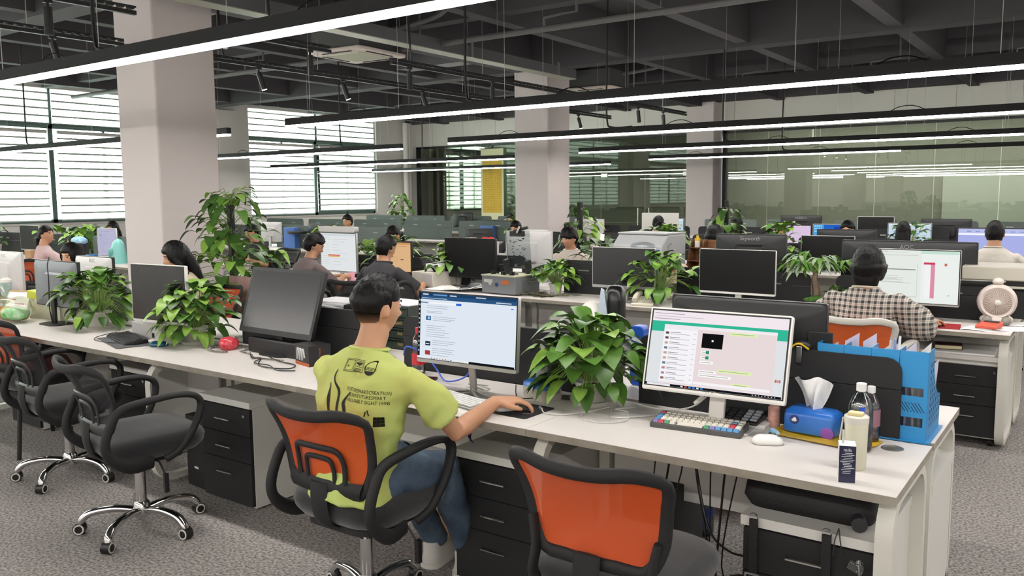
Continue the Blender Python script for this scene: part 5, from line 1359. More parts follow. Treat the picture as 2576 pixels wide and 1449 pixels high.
part('base_tray', MB().span((-W + .04, -.012, 0), (.062, D + .005, .006)), BLU, t)
m = MB()
for i in range(6):
    for j in range(10): m.box((.0535, .03 + i * .038, .06 + j * .024 - (i * .0)), (.001, .004, .016), rx=.45) if .06 + j * .024 < (.3 if i < 2 else .12 + .15 * (1 - i / 6)) else None
part('side_slots', m, mat('dark_slot', '16384e', .8), t, smooth=0)
rnd = random.Random(9)
for i in range(16):
    x = -W + .07 + i * .0235; hh = rnd.uniform(.24, .345); 
    solo('paper_sheet', MB().grid(lambda u, v: V((.004 * sin(v * 5 + i), .01 + u * .22, .008 + v * hh)), 2, 6), PAPER if i % 3 else mat('lilac_paper', 'c9c6dc', .8), 'white document standing in the blue magazine file', 'paper', (-.535 + x, 3.19, ZT_), 0, 'papers in the blue file')
for i, (c, x) in enumerate((('b8bcc8', -.09), ('7f8db8', -.075), ('d8dade', -.06))):
    solo('pen', MB().cyl((0, 0, .01), (.006, .012, .35 + i * .01), .0045, 8), mat('pen_' + c, c, .3), 'pen standing among papers in the blue magazine file', 'pen', (-.535 + x, 3.21, ZT_), 0, 'pens in the blue file')
t = thing('binder_clip', 'silver clip with yellow holder on the black divider', 'clip', (-.93, 3.19, 1.045))
part('clip_arm', MB().span((-.01, -.016, -.05), (.01, -.013, .012)), CHROME, t, bev=.002)
part('yellow_holder', MB().tube(smoothpath([(-.035, -.01, 0), (-.01, -.012, .02), (.012, -.012, .018), (.035, -.01, .002)], 4), (.004, .006), 6), mat('yellow_plastic', 'd8b020', .4), t)
part('black_cap', MB().ball((.01, .004, .012), (.034, .02, .02), 14, 8), BLK, t)
solo('phone_holder', MB().box((0, 0, .05), (.09, .012, .11)).box((0, -.02, .005), (.09, .05, .008)), BLKM, 'black bracket behind the right edge of the chat monitor', 'holder', (-.875, 3.26, 1.0), 0, bev=.006)
# wide-leaf plant, mat, cables
pothos(-1.76, 3.06, ZT_, .205, .25, 'broad-leaved green plant in a white pot between the two lit monitors', 11, 125, .115, .075, .085, True, 'potted_plant', low=-.38, light=.2)
solo('mouse_mat', MB().prism(rrect(.25, .21, .012, 4), 0, .003), mat('black_mat_fabric', '18191b', .85), 'black mouse mat under the lime-shirt man\'s hand', 'mouse mat', (-1.965, 2.785, ZT_), radians(-2))
solo('mat_logo', MB().text('AOC', .018, Matrix.Translation((.085, -.035, .0034)) @ Matrix.Rotation(.5, 4, 'Z')), PAPER, 'small white lettering on the black mouse mat', 'logo', (-1.965, 2.785, ZT_), radians(-2), smooth=0)
WC = mat('white_cable', 'dcdbd6', .45)
t = solo('usb_cable', MB().tube(smoothpath([(-1.865, 2.83, .757), (-1.82, 2.79, .754), (-1.74, 2.82, .754), (-1.68, 2.93, .754), (-1.64, 3.0, .758), (-1.6, 2.93, .754), (-1.55, 2.88, .756), (-1.45, 2.99, .754), (-1.40, 3.1, .756)], 6), .0026, 6), WC, 'white cable with a metal plug lying before the wide-leaf plant', 'cable')
part('plug', MB().cyl((-1.865, 2.83, .757), (-1.888, 2.85, .757), .006, 8), STEEL, t)
solo('usb_cable', MB().tube(smoothpath([(-1.70, 2.88, .754), (-1.66, 2.80, .754), (-1.56, 2.79, .754), (-1.5, 2.87, .754), (-1.55, 2.98, .757), (-1.62, 3.0, .754), (-1.56, 3.07, .754)], 6), .002, 6), WC, 'thin white looped cable between plant and colourful keyboard', 'cable')
t = solo('power_cable', MB().tube(smoothpath([(-1.22, 3.05, .87), (-1.3, 3.04, .8), (-1.45, 3.1, .756), (-1.6, 3.13, .756)], 6), .003, 6), WC, 'white power cable from the chat monitor to the plant', 'cable')
part('cable_joint', MB().cyl((-1.25, 3.045, .85), (-1.285, 3.04, .815), .01, 8), WC, t)
solo('network_cable', MB().tube(smoothpath([(-2.86, 3.08, .84), (-2.78, 3.02, .9), (-2.7, 3.06, .86), (-2.62, 3.05, .8), (-2.52, 3.0, .762), (-2.42, 3.02, .79), (-2.38, 3.04, .86)], 6), .004, 6), mat('blue_cable', '2f55c0', .4), 'bright blue cable looping under the browser monitor', 'cable')
m = MB(); rnd = random.Random(5)
m.tube(smoothpath([(rnd.uniform(-.05, .05), rnd.uniform(-.04, .04), .008 + rnd.uniform(0, .03)) for _ in range(16)] + [(.1, -.04, .005), (.25, -.02, .005), (.32, .03, .005)], 5), .0022, 5)
solo('cable_bundle', m, WC, 'tangled white cable under the browser monitor', 'cable', (-2.28, 2.93, ZT_))
solo('black_cable', MB().tube(smoothpath([(-2.15, 3.05, .78), (-2.1, 2.98, .756), (-2.04, 2.93, .756), (-1.9, 3.08, .756), (-1.75, 3.12, .756)], 6), .0026, 6), BLK, 'thin black cable with an inline block right of the browser monitor', 'cable')
t = thing('phone_wallet', 'dark red phone lying beside the red-labelled bottle', 'phone', (-2.63, 2.97, ZT_), radians(20))
part('case', MB().prism(rrect(.085, .16, .01, 3), 0, .01), BLK, t); part('screen', MB().prism(rrect(.075, .15, .006, 3), .0101, .011), mat('dark_red_glass', '4a1b22', .2), t)
# far side of the nearest row
BXK = mat('black_carton', '1d1c1e', .45)
def gadget_box(x, y, z, w, d, h, rz, label):
    t = thing('product_box', label, 'box', (x, y, z), rz)
    part('carton', MB().span((-w / 2, -d / 2, 0), (w / 2, d / 2, h)), BXK, t, bev=.002)
    m = MB()
    for k in range(3): m.tube(smoothpath([(-.05 + k * .028, -d / 2 - .001, .03 * h / .12), (-.048 + k * .028, -d / 2 - .001, h * .7), (-.035 + k * .028, -d / 2 - .001, h * .78), (-.022 + k * .028, -d / 2 - .001, h * .4)], 4), .006, 5)
    part('product_picture', m, mat('silver_print', 'c9c9c9', .4), t)
    part('orange_band', MB().span((-w / 2 - .0006, -d / 2 - .0008, 0), (w / 2 + .0006, -d / 2 + .002, .018)), mat('orange_print', 'b0562a', .5), t)
    part('side_lettering', MB().text('GEMINI STABILISER', .012, Matrix.Translation((w / 2 + .0008, 0, h / 2)) @ Matrix.Rotation(pi / 2, 4, 'Z') @ Matrix.Rotation(pi / 2, 4, 'X') @ Matrix.Rotation(pi / 2, 4, 'Z'), sx=.8), mat('orange_print', 'b0562a', .5), t, smooth=0)
    return t
gadget_box(-3.69, 3.33, ZT_, .2, .16, .185, radians(-8), 'taller black gadget box with an orange band')
gadget_box(-3.47, 3.36, ZT_, .2, .16, .15, radians(-8), 'black gadget box partly behind the lime-shirt man\'s head')
gadget_box(-3.42, 2.98, ZT_, .15, .13, .11, radians(-14), 'small grey-topped gadget box right of the switched-off monitor')
t = thing('document_tray', 'black paper tray piled with white sheets', 'tray', (-3.88, 3.62, ZT_))
part('tray_frame', MB().span((-.17, -.13, .2), (.17, .13, .207)).span((-.17, -.13, 0), (-.16, .13, .24)).span((.16, -.13, 0), (.17, .13, .24)).span((-.17, .12, 0), (.17, .13, .24)), BLK, t)
for i in range(5):
    solo('paper_sheet', MB().box((0, 0, 0), (.3, .215, .007), rz=rnd.uniform(-.08, .08)), PAPER if i % 2 else mat('grey_paper', 'c8c8ca', .8), 'stack of white sheets lying in the black tray', 'paper', (-3.88, 3.62, ZT_ + .212 + i * .0078), 0, 'sheets in the black tray')
DG = mat('dark_green_plastic', '303a34', .5)
t = thing('drawer_box', 'dark green desktop drawer box with gold lettering', 'drawer box', (-3.40, 3.66, ZT_), radians(-2))
part('case', MB().span((-.17, -.12, 0), (.17, .12, .255)), DG, t, bev=.004)
part('top_sheet', MB().span((-.16, -.11, .256), (.16, .11, .262)), PAPER, t)
for k in range(4):
    dr = part('drawer', MB().span((-.16, -.127, .006 + k * .062), (.16, -.12, .062 + k * .062)), DG, t)
    part('drawer_lettering', MB().text('deli', .03, Matrix.Translation((.1, -.1275, .034 + k * .062)) @ Matrix.Rotation(pi / 2, 4, 'X')), mat('gold_print', 'b8a050', .4), dr, smooth=0)
    dr2 = part('drawer_lip', MB().box((0, -.13, .058 + k * .062), (.3, .008, .004)), DG, dr)
t = thing('tower_fan', 'rounded white and black tower appliance behind the wide-leaf plant', 'appliance', (-2.02, 3.62, ZT_), radians(20))
part('white_shell', MB().ball((-.055, 0, .21), (.09, .085, .15), 24, 16).cyl((-.04, 0, 0), (-.04, 0, .12), .07, 24), POTW, t, smooth=80)
part('dark_window', MB().ball((-.105, -.035, .21), (.045, .05, .085), 18, 10), mat('smoky_plastic', '46423e', .4), t)
for k in range(11): part('vent', MB().box((-.05, -.0855 + .0006 * (k - 5) ** 2, .15 + k * .013), (.035, .008, .005)), BLK, t, smooth=0)
m = MB(); layers(m, [(.1, .11, 0), (.1, .11, .36), (.095, .1, .41), (.07, .07, .435), (.02, .03, .44)], .045, 5, Matrix.Translation((.06, 0, 0))); part('black_column', m, mat('piano_black', '0c0c0e', .3), t, smooth=70)
part('chrome_band', MB().prism(rrect(.103, .113, .046, 5, .06, 0), .24, .243), CHROME, t)
part('pale_panel', MB().prism([(-.005, 0), (.02, 0), (.03, .3), (.015, .42), (.0, .43), (-.01, .36), (-.012, .2)], -.07, -.05, 'y'), mat('pale_blue_plastic', 'b4c0cc', .4), t)
t = thing('tape_dispenser', 'bright blue upright holder behind the wide-leaf plant', 'holder', (-1.75, 3.48, ZT_))
part('shell', MB().prism(rrect(.07, .28, .02, 4, 0, .14), -.03, .03, 'y'), mat('royal_blue_plastic', '1d4fb0', .35), t, bev=.004)
part('label_dot', MB().cyl((-.01, -.031, .22), (-.01, -.033, .22), .012, 14), mat('pale_blue_print', '5f86d0', .4), t)
# left part of the nearest row
pothos(-4.52, 3.02, ZT_, .20, .235, 'second leafy plant, in front of the thin white monitor', 21, 140, .105, .07, .09, True, low=-.5, light=.45)
pothos(-5.66, 3.03, ZT_, .24, .25, 'leafy plant near the left with trailing grey-green leaves', 31, 135, .105, .085, .1, True, low=-.6, light=.2)
t = thing('tape_tin', 'round red translucent tin on a coiled striped cord', 'tin', (-4.17, 3.0, ZT_))
part('tin_body', MB().ring([(.04, 0), (.056, .02), (.058, .04), (.05, .06), (.03, .072), (0, .075)], 24), mat('red_translucent', 'b82030', .2, var=.8, vs=60, c2='d8606a'), t, smooth=80)
m = MB()
for k in range(2): m.tube([(-4.16 + (.12 + .02 * k) * cos(a), 2.99 + (.09 + .012 * k) * sin(a), .756 + k * .004) for a in [2 * pi * i / 30 for i in range(27)]], .004, 6)
m.tube(smoothpath([(-4.03, 2.97, .757), (-3.9, 2.95, .757), (-3.8, 2.9, .757), (-3.6, 2.93, .757)], 5), .004, 6)
solo('striped_cord', m, mat('striped_cord', '26262a', .7, var=1, vs=90, c2='a8a39a'), 'black and cream striped cord coiled around the red tin', 'cable')
m = MB(); m.tube(smoothpath([(-3.95, 2.98, .757), (-3.8, 2.88, .757), (-3.7, 2.86, .77), (-3.62, 2.78, .757), (-3.5, 2.76, .757), (-3.4, 2.8, .757), (-3.45, 2.88, .757), (-3.6, 2.9, .757), (-3.75, 2.93, .77)], 6), .0035, 6).tube(smoothpath([(-3.75, 2.9, .757), (-3.68, 2.8, .757), (-3.56, 2.8, .757), (-3.42, 2.74, .757), (-3.33, 2.78, .757)], 6), .003, 6)
solo('black_cables', m, BLK, 'tangle of thin black cables in front of the big switched-off monitor', 'cable')
t = thing('storage_box', 'flat blue-lidded box behind the second plant', 'box', (-4.2, 3.4, ZT_)); part('box', MB().span((-.17, -.14, 0), (.17, .14, .1)), mat('pale_blue_carton', '7fa3c9', .6, var=.4, vs=12), t, bev=.003); part('lid', MB().span((-.175, -.145, .1), (.175, .145, .115)), mat('blue_lid', '8fb4da', .5), t)
solo('travel_pillow', MB().tube(smoothpath([(-.1, -.05, .06), (-.09, .06, .07), (0, .1, .08), (.09, .05, .07), (.1, -.06, .06)], 5), [.045] * 21, 12), mat('grey_fleece', '77777c', .9), 'grey curved neck pillow on the blue-lidded box', 'pillow', (-4.28, 3.42, ZT_ + .1))
t = thing('computer_case', 'low white desktop computer under the thin-framed monitor', 'computer', (-4.9, 3.05, ZT_), radians(-6)); part('case', MB().span((-.2, -.12, 0), (.2, .18, .1)), BEZ['lightgrey'], t, bev=.004); part('port', MB().span((.08, -.122, .02), (.11, -.119, .05)), BLK, t)
# bags and box at the left
YEL = mat('yellow_carton', 'c9d020', .45, var=.3, vs=7, c2='e2e8c8')
t = thing('gift_box', 'yellow-green lidded box behind the fruit bag', 'box', (-6.42, 3.12, ZT_), radians(15)); part('carton', MB().span((-.15, -.1, 0), (.15, .1, .13)), mat('pale_carton', 'd2d3bb', .6), t); part('lid', MB().box((-.02, 0, .165), (.3, .2, .06), ry=.12), YEL, t, bev=.004)
rnd = random.Random(17)
t = thing('plastic_bag', 'clear plastic bag of fruit with green printing', 'bag', (-6.55, 2.86, ZT_))
def crumple(mb, k, seed):
    r_ = random.Random(seed); P_ = [(V((r_.uniform(-1, 1), r_.uniform(-1, 1), r_.uniform(-1, 1))).normalized() * r_.uniform(20, 60), r_.uniform(0, 6)) for _ in range(6)]
    mb.v = [tuple(V(v) * (1 + k * sum(sin(V(v).dot(a) + b) for a, b in P_) / 3)) for v in mb.v]; return mb
part('bag_film', crumple(MB().ball((0, 0, .085), (.27, .12, .085), 44, 26), .1, 3), pane('bag_film', 'eef0e8', .12, .35, False), t, smooth=80)
part('green_print', crumple(MB().ball((.15, -.03, .065), (.11, .09, .045), 26, 14), .12, 5), mat('green_bag_print', '3fa54a', .4, var=.7, vs=18, c2='d8e8d0'), t, smooth=80)
part('bag_knot', crumple(MB().tube(smoothpath([(-.12, 0, .14), (-.14, .02, .19), (-.2, .03, .21)], 5), [.06, .05, .04, .03, .02, .02, .03, .045, .055, .06, .06], 14), .08, 6), pane('bag_film', 'eef0e8', .12, .35, False), t, smooth=80)
for k in range(6): solo('fruit', MB().ball((0, 0, 0), (.045, .045, .042), 16, 10), mat('orange_yellow_fruit', 'd8a024' if 1 else '', .45), 'yellow fruit inside the clear plastic bag', 'fruit', (-6.75 + k * .062, 2.86 + .03 * (k % 2), ZT_ + .05), 0, 'fruit in the bag')
t = thing('drinking_cup', 'pale blue lidded cup left of the desk calendar', 'cup', (-7.5, 3.25, ZT_)); part('cup_body', MB().ring([(.035, 0), (.045, .2)], 20), mat('pale_blue_cup', 'a9bfc4', .4), t); part('lid', MB().ring([(.048, .2), (.046, .22), (.02, .235), (0, .236)], 20), POTW, t)
t = thing('desk_calendar', 'small tent calendar with red print', 'calendar', (-7.15, 3.2, ZT_), radians(20)); part('calendar_body', MB().prism([(-.06, 0), (.06, 0), (0, .15)], -.11, .11, 'x'), PAPER, t); part('red_print', MB().box((.03, -.045, .05), (.09, .002, .01), rx=-.38).box((-.04, -.03, .085), (.05, .002, .008), rx=-.38), mat('red_print', 'a83a3a', .6), t); part('wood_edge', MB().box((0, 0, .15), (.22, .014, .008)), mat('light_wood', 'c9a56a', .5), t)
t = thing('glass_jar', 'white-lidded jar of dark tea beside the blue-grey monitor', 'jar', (-6.62, 3.3, ZT_)); part('jar_body', MB().ring([(.045, 0), (.05, .01), (.05, .12), (.04, .14)], 20), mat('milky_jar', 'c6c0bd', .3), t); part('tea', MB().ring([(.0505, .02), (.0505, .05)], 20), mat('brown_tea', '5a2a1c', .3), t); part('lid', MB().cyl((0, 0, .14), (0, 0, .175), .038, 18), POTW, t)
for i, (x, y, c, l) in enumerate(((-7.95, 3.35, 'b8607a', 'rosy cup at the far left edge'), (-6.95, 2.8, 'c8c2b0', 'small pale cup by the left picture edge'))):
    solo('cup', MB().ring([(.035, 0), (.042, .15), (.03, .16)], 18), mat('cup_' + c, c, .5), l, 'cup', (x, y, ZT_))
# teal towel over a chair, jacket
solo('towel', MB().grid(lambda u, v: V(((u - .5) * .46, .06 * sin(v * pi) + .015 * sin(u * 20), .93 - .34 * abs(v - .5) * 2 + .02 * sin(u * 5) + .03)), 18, 12), mat('teal_towel', '6fbfb0', .9, var=.3, vs=9, c2='a8d8ce'), 'teal towel hung over a chair back by the column', 'towel', (-6.87, 4.42, 0), .2)
solo('jacket', MB().grid(lambda u, v: V(((u - .5) * .4, .05 * sin(v * pi) + .012 * sin(u * 16), .96 - .3 * abs(v - .5) * 2)), 14, 10), mat('dusty_pink_knit', 'b89a94', .9), 'dusty pink cardigan over the orange chair of the long-haired woman', 'jacket', (-6.05, 4.48, 0), 0)
solo('blanket', MB().grid(lambda u, v: V(((u - .5) * .4 , (v - .5) * .35, .56 + .03 * sin(u * 11) + .02 * sin(v * 9))), 14, 12), mat('brown_check_blanket', '6b4642', .95, var=.6, vs=14), 'reddish brown blanket lying on the chair at the left edge', 'blanket', (-5.75, 2.62, 0))
# floor things
def tower(x, y, rz, w, d, h, label):
    t = thing('computer_tower', label, 'computer', (x, y, 0), rz)
    part('case', MB().span((-w / 2, 0, .012), (w / 2, d, h)), BLKM, t, bev=.004)
    part('front_bezel', MB().span((-w / 2, -.02, .012), (w / 2, 0, h)), BLK, t, bev=.006)
    part('power_light', MB().span((-.02, -.0215, .12), (.02, -.02, .132)), POTW, t)
    return t
tower(-4.11, 2.73, radians(-4), .2, .42, .42, 'black computer tower beside the drawer cabinet in plain view')
tower(-5.1, 3.0, 0, .2, .4, .42, 'black computer tower deep under the teal-mouse desk')
t = tower(-1.45, 2.98, radians(8), .21, .45, .45, 'glossy black computer tower under the right-end desk')
t = thing('cardboard_box', 'small brown printed carton on the carpet behind the blue water bottle', 'box', (-1.62, 4.15, 0), radians(15)); part('carton', MB().span((-.15, -.1, 0), (.15, .1, .2)), mat('brown_cardboard', 'b08a60', .85), t); part('red_print', MB().box((.151, 0, .1), (.002, .1, .05)).box((0, -.101, .12), (.14, .002, .05)), mat('red_ink', '9a4a3a', .8), t)
solo('cardboard_box', MB().span((-.12, -.15, 0), (.12, .15, .42)), mat('brown_cardboard', 'b08a60', .85), 'dark brown box beside the drawer cabinet, behind the sneakers', 'box', (-2.42, 3.05, 0), 0, bev=.004)
m = MB(); rnd = random.Random(8)
for k in range(7):
    x = -1.45 + .06 * k; m.tube(smoothpath([(x, 3.05, .7), (x + .03, 2.95, .5 + .03 * k), (x + rnd.uniform(-.05, .1), 2.9, .25), (x + rnd.uniform(-.1, .1), 2.95, .05)], 5), .003 + .0015 * (k % 2), 5)
m.tube(smoothpath([(-1.25, 2.95, .66), (-1.15, 2.85, .42), (-1.05, 2.8, .36), (-.95, 2.8, .36)], 6), .004, 6)
solo('cable_tangle', m, BLK, 'black and grey cables dangling under the right-end desk', 'cable')
m = MB()
for k in range(4): m.tube(smoothpath([(-2.2 + .02 * k, 2.9, .71), (-2.21, 2.8 - .01 * k, .62), (-2.2 + .03 * k, 2.78, .5), (-2.17, 2.8, .3)], 5), .003, 5)
solo('cable_tangle', m, mat('navy_cable', '1c2350', .5), 'navy cables hanging beside the cabinet between the orange chairs', 'cable')
m = MB()
for k in range(4): m.tube(smoothpath([(-5.02, 3.0, .7), (-5.05 + .04 * k, 2.95, .6), (-5.0 + .02 * k, 2.93, .5), (-4.97, 2.96, .62)], 5), .004, 5)
solo('cable_tangle', m, BLK, 'black cable loops under the desk with the teal mouse', 'cable')
BAG = mat('black_nylon', '131316', .7, bump=.3, bs=90)
t = thing('messenger_bag', 'black bag lying on the drawer cabinet under the right desk end', 'bag', (-.76, 2.86, .58))
m = MB(); layers(m, [(.4, .3, 0), (.43, .33, .03), (.42, .31, .075), (.36, .25, .1), (.2, .12, .108)], .06, 4); part('bag_body', m, BAG, t, smooth=80)
for sx in (-.13, .1):
    st = part('strap', MB().box((sx, -.262, -.1), (.028, .006, .2)), BAG, t)
    part('ring', MB().tube([(sx + .014 * cos(a), -.262, .005 + .014 * sin(a)) for a in [2 * pi * i / 14 for i in range(14)]], .0022, 5, closed=True), CHROME, st)
part('buckle', MB().xf(Matrix()) and loop_frame(MB(), rrect(.05, .036, .006, 3, -.13, -.2), rrect(.038, .024, .004, 3, -.13, -.2), -.27, -.266, 'y'), mat('grey_buckle', '8a8a8c', .4, .4), t)
part('drawstring', MB().tube([(.13, -.24, .02), (.125, -.262, -.01), (.12, -.266, -.06)], .002, 5).tube([(.13, -.24, .02), (.14, -.262, -.01), (.15, -.266, -.055)], .002, 5), BLK, t)
t = thing('umbrella', 'folded dark umbrella lying on the cabinet beside the black bag', 'umbrella', (-.60, 2.72, .606), radians(20))
part('handle', MB().cyl((0, -.06, 0), (0, .02, 0), .024, 14), GREYP, t); part('folded_canopy', MB().tube([(0, .02, 0), (0, .06, 0), (0, .12, 0), (0, .15, 0)], [.02, .025, .025, .012], 12), BAG, t, smooth=80)
t = thing('key_set', 'two keys with clear tags hanging from the cabinet lock', 'keys', (-.565, 2.6, .5))
part('key_tag', MB().box((-.005, -.012, .0), (.045, .012, .03), ry=.3), CLEAR, t, bev=.004); part('key_tag', MB().box((.012, -.012, -.065), (.03, .012, .045), ry=.2), CLEAR, t, bev=.004)
part('key', MB().tube([(0, 0, .02), (.008, -.01, -.04), (.01, -.012, -.11)], .003, 6), STEEL, t)
solo('headphone', MB().tube([(.09 * cos(a), 0, .1 + .1 * sin(a)) for a in [pi * i / 14 for i in range(15)]], (.012, .006), 8).ball((-.09, 0, .08), (.025, .03, .045), 12, 8).ball((.09, 0, .08), (.025, .03, .045), 12, 8), BLK, 'glossy black headset on the floor left of the right-end cabinet', 'headset', (-1.06, 2.95, .0), .5)

# ================================================================ SECOND ROW THINGS
t = thing('desk_fan', 'round white desk fan on grey rounded feet', 'fan', (-.585, 6.42, ZT_), radians(8))
R_ = Matrix.Translation((0, 0, .15)) @ Matrix.Rotation(pi / 2, 4, 'X')
part('fan_case', MB().ring([(.08, .05), (.1, .06), (.115, .03), (.12, -.02), (.11, -.07), (.07, -.1), (0, -.105)], 30, M=R_), mat('warm_white_plastic', 'd8cbc3', .4), t, smooth=80)
part('grille', MB().ring([(.082, .055), (.05, .066), (0, .07)], 30, M=R_), mat('taupe_grille', '9a8f83', .5), t, smooth=80)
m = MB()
for k in range(36): a = 2 * pi * k / 36; m.tube([R_ @ V((.02 * cos(a), .02 * sin(a), .072)), R_ @ V((.08 * cos(a + .5), .08 * sin(a + .5), .06))], .0012, 4)
part('grille_wires', m, mat('warm_white_plastic', 'd8cbc3', .4), t); part('hub_cap', MB().ball(R_ @ V((0, 0, .072)), (.02, .01, .02), 14, 8), POTW, t)
for s in (-1, 1):
    part('foot', MB().ball((s * .055, -.055, .03), (.032, .04, .03), 14, 8), mat('grey_rubber', '8a867e', .6), t)
part('base', MB().ball((0, .01, .03), (.1, .08, .045), 18, 10), mat('warm_white_plastic', 'd8cbc3', .4), t)
part('top_knob', MB().ball((0, 0, .285), (.035, .03, .026), 18, 10), mat('warm_white_plastic', 'd8cbc3', .4), t)
t = thing('calculator', 'coral red calculator on white papers before the desk fan', 'calculator', (-.6, 6.17, ZT_ + .008), radians(-12))
part('case', MB().prism([(-.075, 0), (.075, 0), (.075, .035), (-.075, .018)], -.06, .06, 'x'), mat('coral_plastic', 'd8604e', .4), t, bev=.004); part('screen', MB().box((0, .045, .0335), (.09, .03, .003), rx=.11), GREYP, t)
for i, (x, y, a) in enumerate(((-.6, 6.12, -.2), (-.53, 6.2, .3), (-.5, 6.45, .1))):
    solo('paper_sheet', MB().grid(lambda u, v: V(((u - .5) * .28, (v - .5) * .2, .002 + .002 * i + .003 * sin(u * 6 + i))), 8, 4), PAPER, 'loose white sheets around the coral calculator', 'paper', (x, y, ZT_), a, 'sheets around the coral calculator')
solo('mouse_mat', MB().prism(rrect(.2, .24, .008, 3), 0, .003), mat('red_mat', 'a01c24', .7), 'dark red mouse mat under the blouse woman\'s hand', 'mouse mat', (-.86, 6.13, ZT_), .1)
mouse(-.89, 6.11, -.3, BLK, 'black mouse on the dark red mat', ZT_ + .003)
t = thing('desk_shelf', 'white shelf hung under the desk of the checked-blouse woman', 'shelf', (-.70, 6.2, .6)); part('shelf_board', MB().span((-.55, -.24, -.03), (.2, .24, 0)), LAM, t)
t = thing('notebook', 'maroon hardback notebook under the second-row desk', 'book', (-.82, 6.1, .61), .15); part('cover', MB().span((-.08, -.06, .004), (.08, .06, .032)), mat('maroon_cover', '45121c', .6), t); part('pages', MB().span((-.078, -.062, .007), (.076, .058, .028)), mat('cream_pages', 'cfc6a2', .8), t)
solo('paper_sheet', MB().span((-.3, -.16, 0), (.2, .16, .01)), PAPER, 'white papers and film lying beneath the maroon notebook', 'paper', (-.75, 6.14, .6), .05)
t = thing('smartphone', 'phone held upright on the desk left of the checked blouse', 'phone', (-1.45, 5.97, ZT_), .3); part('phone_body', MB().prism(rrect(.07, .15, .01, 3, 0, .075), 0, .008, 'y'), POTW, t); part('screen', MB().prism(rrect(.062, .142, .008, 3, 0, .075), -.001, 0, 'y'), mat('dark_blue_glass', '1a2238', .15), t)
solo('stylus', MB().cyl((-.25, 0, 0), (.2, 0, 0), .005, 8), STEEL, 'thin grey pen on top of the black divider behind the fan', 'pen', (-.75, 6.53, 1.025))
# money tree
t = thing('money_tree', 'braided money tree with drooping narrow leaves', 'plant', (-1.83, 6.62, ZT_))
lv = MB(); st = MB(); rnd = random.Random(41)
for i in range(30):
    a = rnd.uniform(0, 2 * pi); rr = rnd.uniform(.05, .25); c = V((cos(a) * rr, sin(a) * rr * .8, .37 + .09 * rnd.random() - rr * .35))
    st.use(STEM).tube([V((0, 0, .25)), V((c.x * .5, c.y * .5, .36)), c], .0025, 5)
    for k in range(5):
        b = a + (k - 2) * .65; lv.use(PALEL if rnd.random() < .4 else LEAFS[rnd.choice((0, 1, 1, 2))]); leaf(lv, c, V((cos(b), sin(b), rnd.uniform(-.35, .15))), rnd.uniform(.09, .14), rnd.uniform(.03, .042), .45, .3, NARROW)
part('foliage', lv, None, t, smooth=80); part('stems', st, None, t)
part('trunk', MB().tube(smoothpath([(0, 0, .04), (.01, 0, .12), (-.006, 0, .2), (0, 0, .27)], 4), [.04, .038, .034, .032, .03, .029, .027, .026, .024, .023, .021, .02, .018], 12), mat('grey_brown_bark', '8a7764', .85, bump=.5, bs=60), t, smooth=80)
part('pot', MB().ring([(.07, 0), (.095, .07), (.1, .07), (.09, .055)], 20), mat('dark_pot', '3a3a38', .5), t); part('moss', MB().ball((0, 0, .07), (.1, .1, .03), 20, 8), mat('green_moss', '3f6a2a', .95, var=1, vs=60, c2='6f9a40', bump=1, bs=80), t)
solo('tape_roll', MB().ring([(.03, 0), (.055, 0), (.055, .02), (.03, .02), (.03, 0)], 24), mat('kraft_paper', 'b8a07a', .8), 'beige roll of tape left of the money tree', 'tape', (-2.08, 6.2, ZT_))
solo('plastic_wrap', MB().ball((0, 0, .03), (.07, .05, .035), 14, 10), pane('wrap_film', 'e4e6e6', .1, .4, False), 'crumpled clear wrapping beside the tape roll', 'wrapping', (-1.97, 6.25, ZT_))
pothos(-1.62, 6.5, ZT_, .12, .12, 'low mossy green plant beside the money tree trunk', 44, 40, .06, .06, .06, False, low=-.3)
pothos(-3.0, 6.33, ZT_, .27, .27, 'leafy plant overhanging the white telephone', 51, 110, .12, .08, .1, True, low=-.4, light=.5)
t = thing('desk_telephone', 'cream desk telephone under the overhanging plant', 'telephone', (-3.02, 6.1, ZT_), radians(12)); part('phone_base', MB().prism([(-.1, 0), (.1, 0), (.1, .06), (-.1, .02)], -.09, .09, 'x'), mat('cream_phone_plastic', 'd9d3c0', .45), t, bev=.006)
m = MB()
for i in range(4):
    for j in range(4): m.box((.0 + i * .02, -.06 + j * .025, .035 + j * .005), (.014, .016, .006))
part('keys', m, POTW, t, smooth=0); part('handset', MB().tube(smoothpath([(-.065, -.09, .045), (-.065, -.05, .065), (-.065, .05, .085), (-.065, .1, .075)], 4), [(.02, .022)] * 13, 8), mat('cream_phone_plastic', 'd9d3c0', .45), t)
m = MB(); rnd = random.Random(12)
for i in range(46):
    q = i % 3; m.box((rnd.gauss(0, .13), rnd.gauss(0, .05), .004 + .006 * rnd.randint(0, 5)), (rnd.uniform(.03, .07), rnd.uniform(.02, .045), .004), rz=rnd.uniform(0, 3), rx=rnd.uniform(-.25, .25))
tag(solo('circuit_boards', m, mat('circuit_board', '7d7a5c', .5, var=1, vs=60, c2='2f3326'), 'heap of small circuit boards along the second-row desk edge', 'electronics', (-4.02, 6.13, ZT_), smooth=0), kind='stuff')
GB = mat('grey_steel_case', '74777b', .5)
t = thing('test_box', 'grey steel test box with stickers and clamps on top', 'equipment', (-4.42, 6.2, ZT_), radians(-5))
part('box_body', MB().span((-.2, -.17, .01), (.2, .17, .165)), GB, t, bev=.004); part('top_plate', MB().span((-.205, -.175, .165), (.205, .175, .175)), mat('pale_green_plate', 'b8baa0', .5), t)
